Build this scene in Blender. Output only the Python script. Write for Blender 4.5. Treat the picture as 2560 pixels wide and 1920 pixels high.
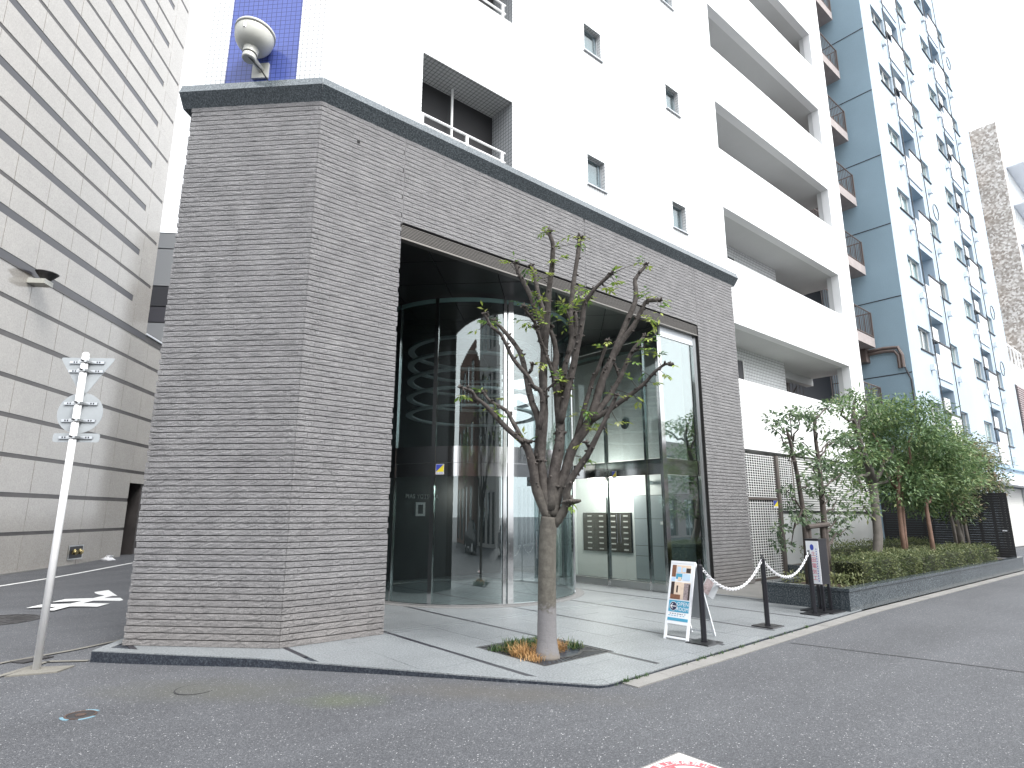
import bpy, bmesh, math, random
from mathutils import Vector, Matrix
R = math.radians
random.seed(7)
scene = bpy.context.scene
for o in list(bpy.data.objects): bpy.data.objects.remove(o)
COL = scene.collection

# ------------------------------------------------------------------ camera
# world: X runs along the street front of the entrance block, Y into the block, Z up; origin = foot of its corner
cam_d = bpy.data.cameras.new('camera'); cam = bpy.data.objects.new('camera', cam_d); COL.objects.link(cam)
cam_d.sensor_width = 36.0; cam_d.lens = 21.124; cam_d.clip_end = 2000; cam_d.clip_start = 0.05
cam.matrix_world = Matrix.Translation((-2.871, -7.822, 1.6)) @ Matrix.Rotation(R(-40.04), 4, 'Z') @ Matrix.Rotation(R(90 + 12.267), 4, 'X') @ Matrix.Rotation(R(0.089), 4, 'Z')
scene.camera = cam
CAM = Vector((-2.871, -7.822, 1.6))

# ------------------------------------------------------------------ world, sun, exposure
SUN_DIR = Vector((0.02, -0.72, 0.92)).normalized()       # towards the sun
sun_el = math.asin(SUN_DIR.z); sun_rot = math.atan2(SUN_DIR.x, SUN_DIR.y)
w = bpy.data.worlds.new('World'); scene.world = w; w.use_nodes = True
nt = w.node_tree; nt.nodes.clear()
sky = nt.nodes.new('ShaderNodeTexSky'); sky.sky_type = 'NISHITA'; sky.sun_disc = False
sky.sun_elevation = sun_el; sky.sun_rotation = sun_rot; sky.air_density = 2.0; sky.dust_density = 6.0; sky.ozone_density = 1.0
hs = nt.nodes.new('ShaderNodeHueSaturation'); hs.inputs['Saturation'].default_value = 0.22
bg = nt.nodes.new('ShaderNodeBackground'); bg.inputs['Strength'].default_value = 0.15
wo = nt.nodes.new('ShaderNodeOutputWorld')
veil = nt.nodes.new('ShaderNodeMix'); veil.data_type = 'RGBA'; veil.inputs[0].default_value = 0.75; veil.inputs[7].default_value = (4.9, 5.08, 5.35, 1)   # even bright cloud over the whole sky
nt.links.new(sky.outputs[0], hs.inputs['Color']); nt.links.new(hs.outputs[0], veil.inputs[6]); nt.links.new(veil.outputs[2], bg.inputs[0]); nt.links.new(bg.outputs[0], wo.inputs[0])
sl = bpy.data.lights.new('sun', 'SUN'); sl.energy = 1.5; sl.angle = R(22); sl.color = (1.0, 0.99, 0.975)
so = bpy.data.objects.new('sun', sl); COL.objects.link(so); so.location = (0, 0, 60)
so.rotation_euler = (-SUN_DIR).to_track_quat('-Z', 'Y').to_euler()
vs = scene.view_settings; vs.view_transform = 'Standard'; vs.look = 'None'; vs.gamma = 1.0; vs.use_curve_mapping = False
vs.exposure = 1.5
scene.render.engine = 'CYCLES'
scene.cycles.max_bounces = 10; scene.cycles.transparent_max_bounces = 16; scene.cycles.glossy_bounces = 6
scene.cycles.caustics_reflective = False; scene.cycles.caustics_refractive = False

# ------------------------------------------------------------------ materials
M = {}
def nodes(name):
    m = bpy.data.materials.new(name); m.use_nodes = True
    t = m.node_tree; t.nodes.clear()
    out = t.nodes.new('ShaderNodeOutputMaterial'); M[name] = m
    return m, t, out
def nd(t, typ, ins=None, **kw):
    n = t.nodes.new(typ)
    for k, v in kw.items(): setattr(n, k, v)
    for k, v in (ins or {}).items():
        if isinstance(v, bpy.types.NodeSocket): t.links.new(v, n.inputs[k])
        else: n.inputs[k].default_value = v
    return n
def rgba(c): return (c[0], c[1], c[2], 1.0)
def pos(t, scale=(1, 1, 1), rot=(0, 0, 0), obj=False):
    if obj: v = t.nodes.new('ShaderNodeTexCoord').outputs['Object']
    else: v = t.nodes.new('ShaderNodeNewGeometry').outputs['Position']
    mp = nd(t, 'ShaderNodeMapping', {'Vector': v, 'Scale': scale, 'Rotation': rot})
    return mp.outputs[0]
def ramp(t, fac, stops):
    n = nd(t, 'ShaderNodeValToRGB', {'Fac': fac}); cr = n.color_ramp
    cr.elements[0].position = stops[0][0]; cr.elements[0].color = rgba(stops[0][1])
    cr.elements[1].position = stops[-1][0]; cr.elements[1].color = rgba(stops[-1][1])
    for p, c in stops[1:-1]:
        e = cr.elements.new(p); e.color = rgba(c)
    return n.outputs['Color']
def mixc(t, fac, a, b, typ='MIX'):
    n = nd(t, 'ShaderNodeMix', data_type='RGBA', blend_type=typ)
    for idx, v in ((0, fac), (6, a), (7, b)):
        if isinstance(v, bpy.types.NodeSocket): t.links.new(v, n.inputs[idx])
        else: n.inputs[idx].default_value = v if idx == 0 else rgba(v)
    return n.outputs[2]
def mul(c, k): return tuple(x * k for x in c)
def pm(name, col, rough=0.6, metal=0.0, var=None, fine=None, bump=None, spec=0.5, obj=False, stretch=(1, 1, 1)):
    """principled material: var=(scale, amount) broad tone noise, fine=(scale, amount) speckle, bump=(scale, strength, dist)"""
    m, t, out = nodes(name)
    b = nd(t, 'ShaderNodeBsdfPrincipled', {'Roughness': rough, 'Metallic': metal, 'Specular IOR Level': spec})
    p = pos(t, stretch, obj=obj)
    c = None
    if var:
        n = nd(t, 'ShaderNodeTexNoise', {'Vector': p, 'Scale': var[0], 'Detail': 5.0, 'Roughness': 0.6})
        c = ramp(t, n.outputs[0], [(0.3, mul(col, 1 - var[1])), (0.7, mul(col, 1 + var[1]))])
    if fine:
        n2 = nd(t, 'ShaderNodeTexNoise', {'Vector': p, 'Scale': fine[0], 'Detail': 2.0, 'Roughness': 0.7})
        f = ramp(t, n2.outputs[0], [(0.32, (1 - fine[1],) * 3), (0.68, (1 + fine[1],) * 3)])
        c = mixc(t, 1.0, c if c is not None else col, f, 'MULTIPLY')
    if c is not None: t.links.new(c, b.inputs['Base Color'])
    else: b.inputs['Base Color'].default_value = rgba(col)
    if bump:
        n3 = nd(t, 'ShaderNodeTexNoise', {'Vector': p, 'Scale': bump[0], 'Detail': 6.0, 'Roughness': 0.65})
        bp = nd(t, 'ShaderNodeBump', {'Strength': bump[1], 'Distance': bump[2], 'Height': n3.outputs[0]})
        t.links.new(bp.outputs[0], b.inputs['Normal'])
    t.links.new(b.outputs[0], out.inputs[0])
    return m
def tile_mat(name, tan, col, size=0.08, grout=0.35, rough=0.25, up=(0, 0, 1)):
    """small square wall tiles in the plane spanned by tan and up"""
    m, t, out = nodes(name)
    P = t.nodes.new('ShaderNodeNewGeometry').outputs['Position']
    a = nd(t, 'ShaderNodeVectorMath', {0: P, 1: tan}, operation='DOT_PRODUCT'); u = nd(t, 'ShaderNodeVectorMath', {0: P, 1: up}, operation='DOT_PRODUCT')
    cx = nd(t, 'ShaderNodeCombineXYZ', {0: a.outputs['Value'], 1: u.outputs['Value']})
    bt = nd(t, 'ShaderNodeTexBrick', {'Vector': cx.outputs[0], 'Color1': rgba(col), 'Color2': rgba(mul(col, 0.955)), 'Mortar': rgba(mul(col, grout)), 'Scale': 1.0, 'Mortar Size': size * 0.065, 'Mortar Smooth': 0.1, 'Bias': 0.0, 'Brick Width': size, 'Row Height': size}, offset=0.0, squash=1.0)
    n = nd(t, 'ShaderNodeTexNoise', {'Vector': P, 'Scale': 0.6, 'Detail': 3.0})
    v = ramp(t, n.outputs[0], [(0.3, (0.95,) * 3), (0.7, (1.03,) * 3)])
    c = mixc(t, 1.0, bt.outputs['Color'], v, 'MULTIPLY')
    bp = nd(t, 'ShaderNodeBump', {'Strength': 0.35, 'Distance': 0.003, 'Height': bt.outputs['Fac']}, invert=True)
    b = nd(t, 'ShaderNodeBsdfPrincipled', {'Base Color': c, 'Roughness': rough, 'Normal': bp.outputs[0]})
    t.links.new(b.outputs[0], out.inputs[0])
    return m
def glass_mat(name, tint, refl=0.9, base=0.05, rough=0.0):
    """thin architectural pane: fresnel reflection over tinted transmission"""
    m, t, out = nodes(name)
    g = t.nodes.new('ShaderNodeNewGeometry')
    dt = nd(t, 'ShaderNodeVectorMath', {0: g.outputs['Normal'], 1: g.outputs['Incoming']}, operation='DOT_PRODUCT')
    ab = nd(t, 'ShaderNodeMath', {0: dt.outputs['Value']}, operation='ABSOLUTE'); om = nd(t, 'ShaderNodeMath', {0: 1.0, 1: ab.outputs[0]}, operation='SUBTRACT')
    p5 = nd(t, 'ShaderNodeMath', {0: om.outputs[0], 1: 5.0}, operation='POWER')
    f = nd(t, 'ShaderNodeMath', {0: p5.outputs[0], 1: refl, 2: base}, operation='MULTIPLY_ADD', use_clamp=True)
    tr = nd(t, 'ShaderNodeBsdfTransparent', {'Color': rgba(tint)}); gl = nd(t, 'ShaderNodeBsdfGlossy', {'Color': (0.95, 1, 0.99, 1), 'Roughness': rough})
    mx = nd(t, 'ShaderNodeMixShader', {0: f.outputs[0], 1: tr.outputs[0], 2: gl.outputs[0]})
    t.links.new(mx.outputs[0], out.inputs[0])
    return m

# split-face stone of the entrance block
def stone_mat():
    m, t, out = nodes('split_stone')
    p = pos(t)
    n = nd(t, 'ShaderNodeTexNoise', {'Vector': p, 'Scale': 3.2, 'Detail': 4.0, 'Roughness': 0.6})
    base = ramp(t, n.outputs[0], [(0.28, (0.196, 0.194, 0.198)), (0.5, (0.232, 0.229, 0.233)), (0.72, (0.270, 0.267, 0.270))])
    n2 = nd(t, 'ShaderNodeTexNoise', {'Vector': p, 'Scale': 90.0, 'Detail': 3.0, 'Roughness': 0.8})
    f = ramp(t, n2.outputs[0], [(0.3, (0.62,) * 3), (0.7, (1.38,) * 3)])
    c = mixc(t, 1.0, base, f, 'MULTIPLY')
    # brown wash on the lowest courses, runs of dirt under the coping
    ps = pos(t, (7.0, 7.0, 0.35))
    n4 = nd(t, 'ShaderNodeTexNoise', {'Vector': ps, 'Scale': 1.0, 'Detail': 5.0, 'Roughness': 0.7})
    st = ramp(t, n4.outputs[0], [(0.56, (1, 1, 1)), (0.74, (0.72, 0.70, 0.69))])
    c = mixc(t, 0.25, c, st, 'MULTIPLY')
    sp = nd(t, 'ShaderNodeSeparateXYZ', {0: t.nodes.new('ShaderNodeNewGeometry').outputs['Position']})
    lo = nd(t, 'ShaderNodeMapRange', {'Value': sp.outputs[2], 'From Min': 0.9, 'From Max': 0.0, 'To Min': 0.0, 'To Max': 0.55})
    c = mixc(t, lo.outputs[0], c, mixc(t, 1.0, c, (1.0, 0.93, 0.86), 'MULTIPLY'))
    pb = pos(t, (1.0, 1.0, 2.3))
    n3 = nd(t, 'ShaderNodeTexNoise', {'Vector': pb, 'Scale': 17.0, 'Detail': 8.0, 'Roughness': 0.68, 'Distortion': 0.5})
    bp = nd(t, 'ShaderNodeBump', {'Strength': 1.0, 'Distance': 0.024, 'Height': n3.outputs[0]})
    n5 = nd(t, 'ShaderNodeTexNoise', {'Vector': p, 'Scale': 55.0, 'Detail': 5.0, 'Roughness': 0.75})
    bp2 = nd(t, 'ShaderNodeBump', {'Strength': 1.0, 'Distance': 0.009, 'Height': n5.outputs[0], 'Normal': bp.outputs[0]})
    b = nd(t, 'ShaderNodeBsdfPrincipled', {'Base Color': c, 'Roughness': 0.85, 'Specular IOR Level': 0.3, 'Normal': bp2.outputs[0]})
    t.links.new(b.outputs[0], out.inputs[0])
stone_mat()
def asphalt_mat():
    m, t, out = nodes('asphalt')
    p = pos(t)
    vo = nd(t, 'ShaderNodeTexVoronoi', {'Vector': p, 'Scale': 135.0, 'Randomness': 1.0})
    sv = nd(t, 'ShaderNodeSeparateColor', {0: vo.outputs['Color']})
    base = ramp(t, sv.outputs[0], [(0.0, (0.034, 0.035, 0.039)), (0.6, (0.056, 0.058, 0.063)), (0.93, (0.085, 0.087, 0.092)), (0.988, (0.13, 0.13, 0.135)), (1.0, (0.40, 0.40, 0.40))])
    n = nd(t, 'ShaderNodeTexNoise', {'Vector': p, 'Scale': 0.55, 'Detail': 6.0, 'Roughness': 0.62})
    blo = ramp(t, n.outputs[0], [(0.3, (1.20, 1.21, 1.23)), (0.7, (1.54, 1.55, 1.56))])
    nt_ = nd(t, 'ShaderNodeTexNoise', {'Vector': pos(t, (0.10, 1.1, 1.0)), 'Scale': 1.0, 'Detail': 4.0, 'Roughness': 0.6})
    blo = mixc(t, 1.0, blo, ramp(t, nt_.outputs[0], [(0.35, (0.90,) * 3), (0.65, (1.08,) * 3)]), 'MULTIPLY')   # wheel-worn lanes
    c = mixc(t, 1.0, base, blo, 'MULTIPLY')
    # moss film on the damp low strip by the kerb, dust wash along it
    nm = nd(t, 'ShaderNodeTexNoise', {'Vector': p, 'Scale': 2.3, 'Detail': 6.0, 'Roughness': 0.7})
    def ellipse(cx, cy, rx, ry, ang):
        q = nd(t, 'ShaderNodeVectorMath', {0: t.nodes.new('ShaderNodeNewGeometry').outputs['Position'], 1: (cx, cy, 0)}, operation='SUBTRACT')
        mp = nd(t, 'ShaderNodeMapping', {'Vector': q.outputs[0], 'Rotation': (0, 0, ang), 'Scale': (1 / rx, 1 / ry, 0)}, vector_type='POINT')
        # rotate first, then scale
        mp.inputs['Scale'].default_value = (1, 1, 0)
        sc = nd(t, 'ShaderNodeVectorMath', {0: mp.outputs[0], 1: (1 / rx, 1 / ry, 0)}, operation='MULTIPLY')
        ln = nd(t, 'ShaderNodeVectorMath', {0: sc.outputs[0]}, operation='LENGTH')
        ad = nd(t, 'ShaderNodeMath', {0: nm.outputs[0], 1: 1.0, 2: ln.outputs['Value']}, operation='MULTIPLY_ADD')
        return nd(t, 'ShaderNodeMapRange', {'Value': ad.outputs[0], 'From Min': 0.7, 'From Max': 1.5, 'To Min': 1.0, 'To Max': 0.0}).outputs[0]
    e1 = ellipse(-0.15, -2.15, 0.55, 0.28, R(50)); e2 = ellipse(-1.0, -0.9, 1.5, 0.5, R(45)); e3 = ellipse(1.0, -3.0, 1.6, 0.35, R(54))
    k1 = nd(t, 'ShaderNodeMath', {0: e1, 1: 0.36}, operation='MULTIPLY'); c = mixc(t, k1.outputs[0], c, (0.085, 0.105, 0.035))
    k2 = nd(t, 'ShaderNodeMath', {0: e2, 1: 0.40}, operation='MULTIPLY'); c = mixc(t, k2.outputs[0], c, (0.085, 0.085, 0.060))
    k3 = nd(t, 'ShaderNodeMath', {0: e3, 1: 0.45}, operation='MULTIPLY'); c = mixc(t, k3.outputs[0], c, (0.090, 0.082, 0.068))
    # newer, smoother carriageway laid beside the trench seam
    h = nd(t, 'ShaderNodeMath', {0: vo.outputs['Distance'], 1: -1.0}, operation='MULTIPLY')
    bp = nd(t, 'ShaderNodeBump', {'Strength': 0.55, 'Distance': 0.006, 'Height': h.outputs[0]})
    b = nd(t, 'ShaderNodeBsdfPrincipled', {'Base Color': c, 'Roughness': 0.72, 'Specular IOR Level': 0.55, 'Normal': bp.outputs[0]})
    t.links.new(b.outputs[0], out.inputs[0])
asphalt_mat()
def granite(name, cols, scale, rough, spec=0.5, blot=0.08, bump=0.0):
    m, t, out = nodes(name)
    p = pos(t)
    n = nd(t, 'ShaderNodeTexNoise', {'Vector': p, 'Scale': scale, 'Detail': 4.0, 'Roughness': 0.75})
    c = ramp(t, n.outputs[0], [(0.34, cols[0]), (0.5, cols[1]), (0.66, cols[2])])
    n2 = nd(t, 'ShaderNodeTexNoise', {'Vector': p, 'Scale': 1.1, 'Detail': 6.0, 'Roughness': 0.65})
    bl = ramp(t, n2.outputs[0], [(0.3, (1 - blot,) * 3), (0.7, (1 + blot,) * 3)])
    c = mixc(t, 1.0, c, bl, 'MULTIPLY')
    b = nd(t, 'ShaderNodeBsdfPrincipled', {'Base Color': c, 'Roughness': rough, 'Specular IOR Level': spec})
    if bump:
        bp = nd(t, 'ShaderNodeBump', {'Strength': bump, 'Distance': 0.004, 'Height': n.outputs[0]}); t.links.new(bp.outputs[0], b.inputs['Normal'])
    t.links.new(b.outputs[0], out.inputs[0])
granite('plaza_granite', [(0.095, 0.106, 0.114), (0.18, 0.193, 0.201), (0.285, 0.299, 0.307)], 48, 0.5, 0.4, 0.14)
granite('kerb_granite', [(0.006, 0.008, 0.016), (0.018, 0.023, 0.034), (0.075, 0.088, 0.10)], 42, 0.4, 0.5, 0.15)
granite('planter_granite', [(0.02, 0.028, 0.034), (0.055, 0.068, 0.078), (0.16, 0.18, 0.19)], 42, 0.16, 0.55, 0.15)
granite('coping_granite', [(0.035, 0.045, 0.05), (0.085, 0.10, 0.11), (0.19, 0.215, 0.23)], 48, 0.10, 0.6, 0.12)
granite('strip_granite', [(0.012, 0.012, 0.016), (0.025, 0.025, 0.032), (0.05, 0.05, 0.06)], 90, 0.45, 0.4, 0.1)
granite('beige_granite', [(0.37, 0.345, 0.315), (0.435, 0.41, 0.378), (0.50, 0.475, 0.44)], 22, 0.12, 1.0, 0.06)
pm('joint_dark', (0.018, 0.017, 0.018), 0.9)
pm('stone_back', (0.022, 0.021, 0.021), 0.95)
pm('sealant', (0.20, 0.195, 0.20), 0.7)
pm('white_paint', (0.80, 0.80, 0.80), 0.55, var=(3, 0.03))
pm('render_white', (0.80, 0.81, 0.82), 0.6, var=(0.7, 0.03))
pm('render_grey', (0.56, 0.57, 0.575), 0.7, var=(0.5, 0.05))
pm('soffit_grey', (0.58, 0.59, 0.59), 0.7, var=(0.5, 0.05))
CC = math.sqrt(0.5)
tile_mat('tile_front', (1, 0, 0), (0.80, 0.815, 0.82)); tile_mat('tile_chamfer', (-CC, CC, 0), (0.80, 0.815, 0.82))
tile_mat('tile_blue', (-CC, CC, 0), (0.085, 0.118, 0.38), grout=0.42, rough=0.2)
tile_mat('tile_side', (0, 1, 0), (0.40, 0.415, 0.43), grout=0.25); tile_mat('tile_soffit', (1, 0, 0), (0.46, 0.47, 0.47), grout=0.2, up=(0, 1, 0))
tile_mat('tile_gallery', (1, 0, 0), (0.72, 0.74, 0.745), size=0.10, grout=0.22)
pm('black_soffit', (0.022, 0.021, 0.021), 0.28, var=(0.4, 0.1))
pm('black_joint', (0.004, 0.004, 0.004), 0.9)
pm('louver_metal', (0.19, 0.178, 0.165), 0.35, 0.4)
pm('stainless', (0.62, 0.63, 0.63), 0.09, 1.0)
pm('stainless_dull', (0.55, 0.56, 0.56), 0.3, 1.0)
pm('aluminium', (0.60, 0.62, 0.64), 0.35, 1.0, var=(6, 0.06))
glass_mat('glass', (0.74, 0.795, 0.795), 0.8, 0.17)
glass_mat('glass_street', (0.66, 0.75, 0.745), 0.65, 0.34)
glass_mat('glass_clear', (0.90, 0.945, 0.94), 0.9, 0.06)
glass_mat('window_glass', (0.62, 0.68, 0.70), 0.9, 0.14)
pm('glass_edge', (0.35, 0.55, 0.52), 0.2)
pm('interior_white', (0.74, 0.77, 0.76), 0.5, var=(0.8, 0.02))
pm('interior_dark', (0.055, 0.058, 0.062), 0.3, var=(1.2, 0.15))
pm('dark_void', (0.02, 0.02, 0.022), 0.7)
pm('ring_metal', (0.82, 0.86, 0.87), 0.4)
pm('mail_steel', (0.115, 0.11, 0.10), 0.4, 0.5)
pm('mail_tag', (0.62, 0.62, 0.60), 0.4)
pm('locker_grey', (0.33, 0.37, 0.39), 0.42)
pm('letter_steel', (0.86, 0.86, 0.85), 0.4)
pm('paper_white', (0.85, 0.85, 0.85), 0.5)
pm('pebble', (0.18, 0.18, 0.18), 0.8, fine=(70, 0.6), bump=(70, 0.8, 0.01))
pm('concrete', (0.215, 0.21, 0.20), 0.85, var=(1.5, 0.14), fine=(60, 0.12), bump=(60, 0.3, 0.003))
pm('concrete_old', (0.17, 0.162, 0.142), 0.9, var=(2.5, 0.22), fine=(60, 0.18), bump=(60, 0.4, 0.003))
pm('concrete_wall', (0.60, 0.62, 0.62), 0.75, var=(0.8, 0.06), fine=(40, 0.03))
pm('road_white', (0.74, 0.74, 0.73), 0.6, var=(7, 0.08), fine=(60, 0.1))
pm('iron', (0.055, 0.053, 0.055), 0.5, 0.5, var=(12, 0.25), bump=(40, 0.3, 0.003))
pm('iron_rust', (0.085, 0.058, 0.048), 0.75, 0.2, var=(20, 0.35))
pm('paint_lightblue', (0.15, 0.26, 0.32), 0.6, var=(30, 0.15))
pm('black_post', (0.012, 0.012, 0.016), 0.3)
pm('black_plate', (0.016, 0.016, 0.018), 0.3, spec=0.6)
pm('chain_white', (0.80, 0.80, 0.82), 0.35)
pm('plastic_white', (0.82, 0.82, 0.84), 0.4)
pm('board_white', (0.80, 0.82, 0.85), 0.35)
pm('board_back', (0.42, 0.44, 0.46), 0.5)
pm('plate_grey', (0.36, 0.385, 0.40), 0.45, var=(6, 0.06))
pm('sign_cyan', (0.06, 0.33, 0.50), 0.4)
pm('sign_navy', (0.012, 0.018, 0.06), 0.4)
pm('sign_paleblue', (0.50, 0.66, 0.85), 0.4)
pm('sign_red', (0.62, 0.09, 0.17), 0.4)
pm('sign_blue', (0.05, 0.08, 0.42), 0.4)
pm('sign_yellow', (0.80, 0.68, 0.04), 0.4)
pm('sign_pink', (0.58, 0.10, 0.12), 0.55, var=(25, 0.08))
pm('photo_dark', (0.035, 0.022, 0.02), 0.4)
pm('photo_brown', (0.20, 0.09, 0.05), 0.4, fine=(60, 0.3))
pm('photo_cream', (0.72, 0.58, 0.46), 0.4, var=(18, 0.12))
pm('photo_grey', (0.33, 0.27, 0.27), 0.4, fine=(50, 0.3))
pm('ink', (0.06, 0.06, 0.08), 0.6)
pm('lamp_cream', (0.50, 0.50, 0.455), 0.4, var=(5, 0.06))
pm('rubber', (0.02, 0.02, 0.02), 0.6)
pm('brown_metal', (0.15, 0.13, 0.12), 0.45, 0.3)
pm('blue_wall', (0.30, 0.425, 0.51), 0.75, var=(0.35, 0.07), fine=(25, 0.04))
pm('blue_wall_lit', (0.405, 0.495, 0.575), 0.75, var=(0.35, 0.05))  # lit copy of the blue wall: the front's stronger light is in its colour
pm('pale_panel', (0.76, 0.79, 0.83), 0.6)
pm('pipe_brown', (0.14, 0.11, 0.10), 0.5)
pm('steel_dark', (0.035, 0.036, 0.042), 0.5)
pm('landing_pink', (0.36, 0.32, 0.31), 0.75, var=(3, 0.1))
pm('ac_white', (0.70, 0.71, 0.70), 0.5)
pm('curtain', (0.70, 0.72, 0.72), 0.8, stretch=(25, 25, 0.5), var=(1, 0.1))
pm('panel_silver', (0.50, 0.52, 0.54), 0.25, 0.6)
pm('band_brown', (0.075, 0.068, 0.066), 0.25, var=(1.2, 0.25))
pm('band_glass', (0.065, 0.065, 0.075), 0.22, spec=0.5)
pm('fence_black', (0.012, 0.012, 0.014), 0.45)
pm('shutter_white', (0.66, 0.66, 0.63), 0.5)
pm('soil', (0.065, 0.045, 0.032), 0.95, fine=(40, 0.4), bump=(30, 0.8, 0.02))
pm('bark_light', (0.10, 0.09, 0.08), 0.85, var=(9, 0.22), bump=(35, 0.5, 0.006))
pm('bark_red', (0.165, 0.10, 0.072), 0.8, var=(9, 0.25), bump=(25, 0.5, 0.006))
pm('bark_dark', (0.075, 0.062, 0.055), 0.9, var=(10, 0.25), bump=(35, 0.6, 0.006))
def bark_street():
    m, t, out = nodes('bark_street')
    p = pos(t)
    n = nd(t, 'ShaderNodeTexNoise', {'Vector': p, 'Scale': 14.0, 'Detail': 6.0, 'Roughness': 0.7})
    c = ramp(t, n.outputs[0], [(0.3, (0.030, 0.026, 0.024)), (0.55, (0.070, 0.061, 0.056)), (0.75, (0.125, 0.113, 0.102))])
    # limewashed foot of the trunk, worn along its upper edge
    sp = nd(t, 'ShaderNodeSeparateXYZ', {0: t.nodes.new('ShaderNodeNewGeometry').outputs['Position']})
    trunk = ramp(t, n.outputs[0], [(0.3, (0.085, 0.08, 0.068)), (0.7, (0.155, 0.147, 0.125))])
    k0 = nd(t, 'ShaderNodeMapRange', {'Value': sp.outputs[2], 'From Min': 2.1, 'From Max': 1.3, 'To Min': 0.0, 'To Max': 0.8})
    c = mixc(t, k0.outputs[0], c, trunk)
    n2 = nd(t, 'ShaderNodeTexNoise', {'Vector': p, 'Scale': 22.0, 'Detail': 5.0, 'Roughness': 0.7})
    ad = nd(t, 'ShaderNodeMath', {0: n2.outputs[0], 1: 0.42, 2: sp.outputs[2]}, operation='MULTIPLY_ADD')
    k = nd(t, 'ShaderNodeMapRange', {'Value': ad.outputs[0], 'From Min': 0.80, 'From Max': 0.70, 'To Min': 0.0, 'To Max': 0.85})
    c = mixc(t, k.outputs[0], c, (0.205, 0.20, 0.208))
    k2 = nd(t, 'ShaderNodeMapRange', {'Value': ad.outputs[0], 'From Min': 0.30, 'From Max': 0.20, 'To Min': 0.0, 'To Max': 0.6})
    c = mixc(t, k2.outputs[0], c, (0.20, 0.17, 0.13))
    bp = nd(t, 'ShaderNodeBump', {'Strength': 0.8, 'Distance': 0.012, 'Height': n2.outputs[0]})
    b = nd(t, 'ShaderNodeBsdfPrincipled', {'Base Color': c, 'Roughness': 0.85, 'Specular IOR Level': 0.3, 'Normal': bp.outputs[0]})
    t.links.new(b.outputs[0], out.inputs[0])
bark_street()
def leaf_mat(name, cols, rough=0.45, trans=0.3):
    m, t, out = nodes(name)
    a = nd(t, 'ShaderNodeAttribute', attribute_name='tone')
    c = ramp(t, a.outputs['Fac'], [(i / (len(cols) - 1), x) for i, x in enumerate(cols)])
    b = nd(t, 'ShaderNodeBsdfPrincipled', {'Base Color': c, 'Roughness': rough, 'Specular IOR Level': 0.4})
    tl = nd(t, 'ShaderNodeBsdfTranslucent', {'Color': c})
    mx = nd(t, 'ShaderNodeMixShader', {0: trans, 1: b.outputs[0], 2: tl.outputs[0]})
    t.links.new(mx.outputs[0], out.inputs[0])
leaf_mat('leaf_street', [(0.06, 0.12, 0.06), (0.13, 0.24, 0.06), (0.24, 0.34, 0.06), (0.34, 0.40, 0.08), (0.38, 0.40, 0.22)])
leaf_mat('leaf_green', [(0.0595, 0.103, 0.0486), (0.1053, 0.1814, 0.0781), (0.1558, 0.2429, 0.1069), (0.2291, 0.3053, 0.1312), (0.3251, 0.3578, 0.1619)])
leaf_mat('leaf_shrub', [(0.0533, 0.0947, 0.0533), (0.1052, 0.1673, 0.0897), (0.1733, 0.2354, 0.1319), (0.2526, 0.3147, 0.1802)])
leaf_mat('leaf_hedge', [(0.0461, 0.0668, 0.0274), (0.1029, 0.134, 0.0563), (0.1704, 0.1963, 0.0876), (0.2714, 0.2818, 0.1368)])
leaf_mat('leaf_bronze', [(0.0552, 0.0984, 0.0444), (0.1032, 0.1626, 0.0762), (0.1668, 0.2046, 0.0966), (0.2584, 0.226, 0.1396), (0.3496, 0.2416, 0.1768)])
leaf_mat('grass_mix', [(0.03, 0.07, 0.02), (0.07, 0.13, 0.04), (0.30, 0.21, 0.10), (0.46, 0.26, 0.10), (0.55, 0.36, 0.18)], 0.7, 0.2)
def mosaic_mat():
    m, t, out = nodes('mosaic_brown')
    p = pos(t)
    vo = nd(t, 'ShaderNodeTexVoronoi', {'Vector': p, 'Scale': 8.0})
    s = nd(t, 'ShaderNodeSeparateColor', {0: vo.outputs['Color']})
    c = ramp(t, s.outputs[0], [(0.0, (0.30, 0.265, 0.235)), (0.45, (0.44, 0.405, 0.37)), (0.75, (0.64, 0.61, 0.58)), (1.0, (0.74, 0.72, 0.70))])
    b = nd(t, 'ShaderNodeBsdfPrincipled', {'Base Color': c, 'Roughness': 0.5}); t.links.new(b.outputs[0], out.inputs[0])
mosaic_mat()
def perf_mat():
    pass
def emit_mat(name, col, s):
    m, t, out = nodes(name)
    e = nd(t, 'ShaderNodeEmission', {'Color': rgba(col), 'Strength': s}); t.links.new(e.outputs[0], out.inputs[0])
emit_mat('lamp_glow', (1.0, 0.82, 0.5), 3.0)
pm('brick_red', (0.145, 0.092, 0.075), 0.8, var=(2, 0.15)); pm('grey_facade', (0.36, 0.37, 0.38), 0.7, var=(0.5, 0.08)); pm('cream_facade', (0.34, 0.335, 0.33), 0.7, var=(0.5, 0.06))
pm('car_black', (0.012, 0.013, 0.016), 0.15, spec=0.8); pm('car_silver', (0.45, 0.46, 0.48), 0.2, 0.6); pm('tyre', (0.015, 0.015, 0.015), 0.8)
pm('car_glass', (0.01, 0.012, 0.014), 0.05, spec=0.8)

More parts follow.
